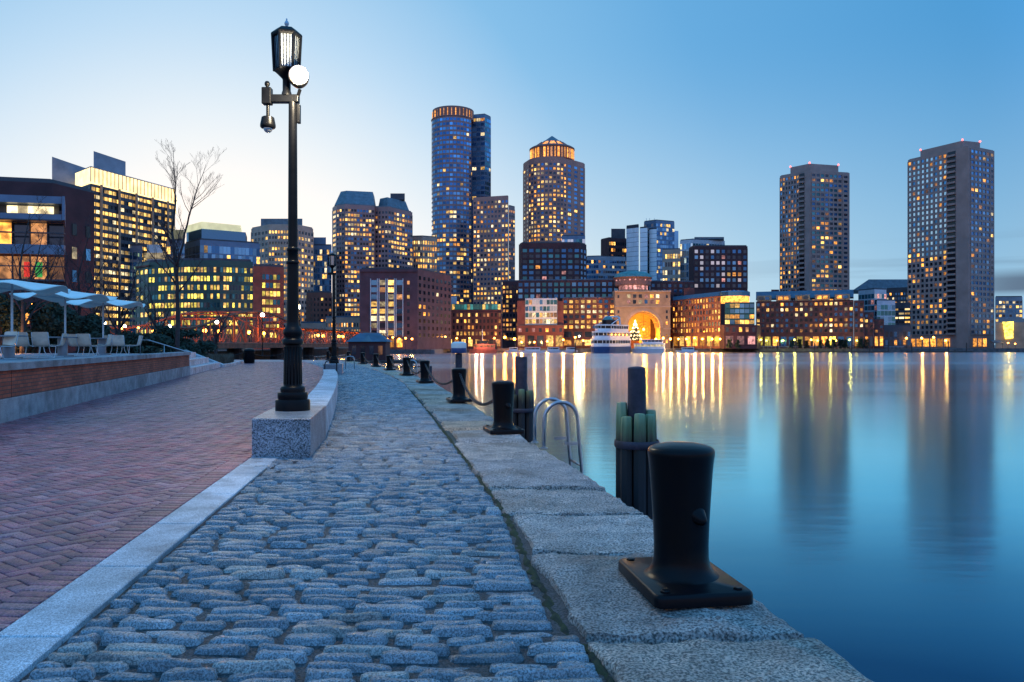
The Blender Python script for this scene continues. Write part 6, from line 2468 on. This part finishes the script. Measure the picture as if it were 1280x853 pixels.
def boat(name, label, x, Y, Lh, B, rz, hullm, decks, superm, glass='glass_black', extras=None):
    root = thing(name, label, 'boat', (x, Y, WZ), rz, 'boats on the far side of the harbour')
    b = MB()
    b.prism(outline(Lh * .93, B * .86), -.4, decks[0][0], outline(Lh, B))
    b.build('hull', M[hullm], root)
    z = decks[0][0]
    off = 0
    for i, (_, h, sc_, sh, lit) in enumerate(decks):
        o_ = [(q[0] + sh, q[1]) for q in outline(Lh * sc_, B * (sc_ * .5 + .42))]
        oi = [(q[0] * .985 + sh * .015, q[1] * .97) for q in o_]
        oo = [(q[0] * 1.02 - sh * .02, q[1] * 1.03) for q in o_]
        c = MB()
        c.prism(o_, z + .01, z + h * .40)
        c.build('bulwark', M[superm], root)
        c = MB()
        c.prism(oi, z + h * .40 + .005, z + h * .80)
        c.build('window_band', M[lit if lit else glass], root)
        c = MB()
        n_ = len(o_)
        for k in range(0, n_):
            q0, q1 = Vector(o_[k]), Vector(o_[(k + 1) % n_])
            nn = max(1, int((q1 - q0).length / 1.6))
            for j in range(nn):
                q = q0.lerp(q1, j / nn)
                c.box(q.x - .09, q.x + .09, q.y - .09, q.y + .09, z + h * .38, z + h * .82)
        c.build('pillars', M[superm], root)
        c = MB()
        c.prism(oo, z + h * .80 + .005, z + h)
        c.build('deck', M[superm], root)
        z += h
    if extras:
        extras(root, z)
    return root


def ferry_top(root, z):
    b = MB()
    b.tube([(-4.2, -4.0, z - .1), (-3.6, -4.0, z + 3.2), (-3.2, -3.2, z + 3.7), (-3.2, 3.2, z + 3.7), (-3.6, 4.0, z + 3.2), (-4.2, 4.0, z - .1)], .42, 8)
    b.build('mast_arch', M['hull_white'], root)
    b = MB()
    b.tube([(-4.0, -4.0, z + 3), (2.6, -3.4, z + .2)], .22, 6)
    b.tube([(-4.0, 4.0, z + 3), (2.6, 3.4, z + .2)], .22, 6)
    b.build('stay', M['hull_white'], root)
    b = MB()
    b.prism(outline(6.5, 5.5), z, z + 2.1)
    b.build('wheelhouse', M['glass_black'], root)
    b = MB()
    b.lathe([(2.6, z + 2.1), (2.5, z + 2.4), (1.8, z + 3.2), (.8, z + 3.7), (.05, z + 3.8)], seg=20)
    b.build('dome', M['copper_roof'], root)
    b = MB()
    b.lathe([(.25, z + 3.7), (.2, z + 5.2), (.5, z + 5.4), (.05, z + 6.4)], seg=8)
    b.build('mast', M['hull_blue'], root)


fer = boat('ferry', 'big white three deck excursion ferry moored in front of the glowing arch', px(760, 372), 372, 27, 11.5, R(234), 'hull_blue',
           [(2.9, 3.6, .98, -.2, None), (0, 3.4, .93, -.6, None), (0, 3.2, .80, -1.4, None)], 'hull_white', extras=ferry_top)
for k in range(5):
    b = MB()
    a = -10 + 4.5 * k
    b.ball((a * .8, 5.5, 8.4), .28, 8, 6)
    b.build('deck_light', M['lamp_warm'], fer)


def small_top(root, z):
    b = MB()
    b.prism(outline(5, 2.6), z, z + 1.5)
    b.build('wheelhouse', M['glass_black'], root)
    b = MB()
    b.lathe([(.12, z), (.06, z + 6.5)], seg=6)
    b.build('mast', M['hull_white'], root)


boat('commuter_boat', 'low pale blue commuter boat moored right of the big ferry', px(810, 382), 382, 16, 6, R(182), 'hull_white', [(1.8, 2.6, .9, -.5, 'lit_pale'), (0, 1.9, .6, -2, None)], 'hull_white')
fb = boat('fireboat', 'red and blue workboat with a tall mast moored under the teal attic offices', px(603, 352), 352, 12.5, 5.5, R(196), 'hull_red', [(1.7, 2.4, .75, -.6, 'lit_dim')], 'hull_red', extras=lambda r_, z: (small_top(r_, z)))
b = MB()
b.ball((0, 0, 5.2), .35, 10, 8)
b.build('deck_light', M['lamp_warm'], fb)  # lamp globe added together with the fill lights beside the hull
lamp_light('boat_fill', (1.5, -5.5, 6.5), 2600, (1, .6, .4), .4, fb)  # unseen fill lights added off both sides to brighten the dark boat
lamp_light('boat_fill', (1.5, 5.5, 6.5), 2600, (1, .6, .4), .4, fb)
for x_, Y, Lh, rz, lab in ((664, 374, 13, 178, 'long white motor yacht moored before the hotel bay'), (690, 384, 10, 184, 'smaller white motor yacht just right of the long one'),
                           (712, 386, 8, 175, 'small white cabin boat between the yachts and the big ferry'), (640, 384, 7, 190, 'little workboat tied up left of the white yachts'),
                           (858, 372, 10, 176, 'low white boat moored at the floating dock right of the arch')):
    boat('motor_boat', lab, px(x_, Y), Y, Lh, 3.2, R(rz), 'hull_white', [(1.0, 1.5, .55, -.6, None)], 'hull_white')


def dock(label, x0, x1, Y):
    root = thing('floating_dock', label, 'dock', (px((x0 + x1) / 2, Y), Y, WZ - .2), 0)
    w = (x1 - x0) / F * Y
    b = MB()
    b.box(-w / 2, w / 2, -1.5, 1.5, 0, .75)
    b.build('pontoon', M['dock_wood'], root)
    for k in range(int(w / 9) + 1):
        b = MB()
        xx = -w / 2 + 1 + k * 9
        b.lathe([(.28, -1), (.28, 4.6 + (k % 3) * .4), (.05, 5.1 + (k % 3) * .4)], (xx, -1.8, 0), 8)
        b.build('post', M['dock_wood'], root)


dock('dark floating dock in front of the brick offices with the teal attic', 545, 592, 392)
dock('short floating dock added to carry the lamp that brightens the big ferry', 716, 730, 352)  # dock added only to hold the lamp beside the ferry
street_lamp('ferry_fill_lamp', 'white lamp added on the short dock to brighten the side of the big ferry', px(724, 352), 352, WZ + .5, 7, 'lamp_white', .35, None, 5000, (1, .8, .62), (0, 0, 0))  # added post lamp, there to light the left face of the ferry
dock('dark floating dock left of the white motor yachts', 618, 652, 388)
dock('long floating dock with posts in front of the angled hotel wing', 838, 900, 386)
dock('long floating dock with posts in front of the red apartment wing', 945, 1110, 392)
dock('floating dock with posts in front of the right concrete tower', 1135, 1215, 396)

# ---- lamps along the far harbour walk
FAR = {
    'warm lamp at the foot of the brown brick warehouse': ([(484, 424), (491, 422), (499, 424), (507, 423), (515, 424)], 336, 'lamp_warm', 500, .45),
    'bright white gold lamp in front of the teal attic offices': ([(540, 425), (555, 423), (571, 423), (587, 423), (618, 423)], 402, 'lamp_warm', 420, .5),
    'strong orange lamp in the gap beside the hotel bay': ([(631, 422), (643, 424)], 402, 'lamp_orange', 1500, .8),
    'yellow lamp along the hotel walk left of the big arch': ([(652, 428), (668, 428), (684, 427), (704, 425), (719, 422), (729, 426)], 404, 'lamp_warm', 1600, .5),
    'golden lamp standing at the right foot of the big arch': ([(820, 424), (829, 423), (838, 424)], 404, 'lamp_warm', 2200, .6),
    'golden lamp along the angled brick hotel wing': ([(848, 424), (858, 424), (868, 423), (878, 424), (890, 424), (900, 424)], 380, 'lamp_warm', 1300, .5),
    'yellow green lamp along the red apartment wing': ([(951, 425), (958, 426), (971, 426), (979, 426), (993, 425), (1001, 426), (1014, 425), (1022, 426), (1037, 425), (1045, 426), (1062, 425), (1071, 426)], 398, 'lamp_lime', 500, .45),
    'orange lamp at the foot of the right concrete tower': ([(1088, 427), (1133, 423), (1152, 423), (1167, 422), (1182, 426)], 414, 'lamp_warm', 1100, .6),
    'small lamp at the foot of the bronze building': ([(1260, 429), (1269, 430)], 418, 'lamp_warm', 500, .4)}
for k_ in FAR:
    FAR[k_] = (FAR[k_][0], FAR[k_][1], FAR[k_][2], FAR[k_][3] * (4.0 if 'arch' in k_ or 'angled' in k_ or 'hotel' in k_ else 2.0), FAR[k_][4])
glow_mat('lamp_lime', (.9, .75, .10), 14)
for lab, (pts, Y, gm, en, r) in FAR.items():
    col = {'lamp_warm': (1, .52, .14), 'lamp_orange': (1, .34, .06), 'lamp_lime': (.9, .75, .12)}[gm]
    for i, (x_, y_) in enumerate(pts):
        z = pz(y_, Y)
        zb = -.68
        street_lamp('harbour_lamp', lab, px(x_, Y), Y, zb, z - zb, gm, r * .9, lab.replace('lamp', 'lamps', 1), en if i % 2 == 0 or en > 2600 else 0, col, (0, -.5, 0))
lamp_light('chandelier_light', (px(805, 425), 425, pz(412, 425)), 2200, (1, .6, .18), .6)
ch = thing('chandelier', 'bright star shaped lamp hanging in the mouth of the arch', 'lamp', (px(804.5, 426), 426, pz(412, 426)))
b = MB()
b.ball((0, 0, 0), .7, 12, 8)
b.build('globe', M['lamp_warm'], ch)
b = MB()
b.bar((0, 0, .6), (0, 0, 8.4), .06)
b.build('stem', M['black_iron'], ch)

# small trees of the harbour walk
proto = None
rn = random.Random(12)
for i, x_ in enumerate((990, 999, 1008, 1026, 1034, 1042, 1051, 1057, 1075, 1083, 912, 922)):
    Y = 396 if x_ > 930 else 384
    loc = (px(x_, Y), Y, -.7)
    if proto is None:
        proto = leafy('walk_tree', 'small round dark tree on the harbour walk before the red apartment wing', 'tree', loc, 2.1, 2.1, 4.6, 900, 'evergreen', .28, 99, 'small trees on the far harbour walk', lobes=7)
    else:
        dup(proto, loc, rn.uniform(0, 6), 'small round dark tree on the harbour walk near the teal corner bay' if x_ < 930 else None,
            'small trees by the teal corner bay' if x_ < 930 else None, scale=rn.uniform(.85, 1.15))
# canopies and low railings on the walk
for (x0, x1, Y, lab) in ((545, 560, 400, 'lit yellow awning at the left end of the teal attic offices'), (1240, 1252, 420, 'dark awning at the corner of the bronze building')):
    root = thing('awning', lab, 'awning', (px((x0 + x1) / 2, Y), Y, -.7))
    w = (x1 - x0) / F * Y
    b = MB()
    b.add([(-w / 2, -1.5, 3.2), (w / 2, -1.5, 3.2), (w / 2, 1.5, 4.4), (-w / 2, 1.5, 4.4), (-w / 2, -1.5, 2.9), (w / 2, -1.5, 2.9), (w / 2, 1.5, 2.9), (-w / 2, 1.5, 2.9)],
          [(0, 1, 2, 3), (0, 4, 5, 1), (1, 5, 6, 2), (2, 6, 7, 3), (3, 7, 4, 0), (4, 7, 6, 5)])
    b.build('cover', M['lit_amber' if x0 < 600 else 'dark_panel'], root)
    for sx in (-1, 1):
        b = MB()
        b.bar((sx * w * .46, -1.2, 0), (sx * w * .46, -1.2, 2.95), .08, 6)
        b.build('post', M['black_iron'], root)
b = MB()
for x0, x1, Y in ((905, 1130, 404.6),):
    a_, c_ = px(x0, Y), px(x1, Y)
    k = a_
    while k < c_:
        b.bar((k, Y, -.7), (k, Y, .5), .05)
        k += 2.0
    b.bar((a_, Y, .5), (c_, Y, .5), .06)
    b.bar((a_, Y, .1), (c_, Y, .1), .04)
tag(b.build('railing', M['pale_metal']), 'long pale railing on the seawall before the red apartment wing', 'railing')
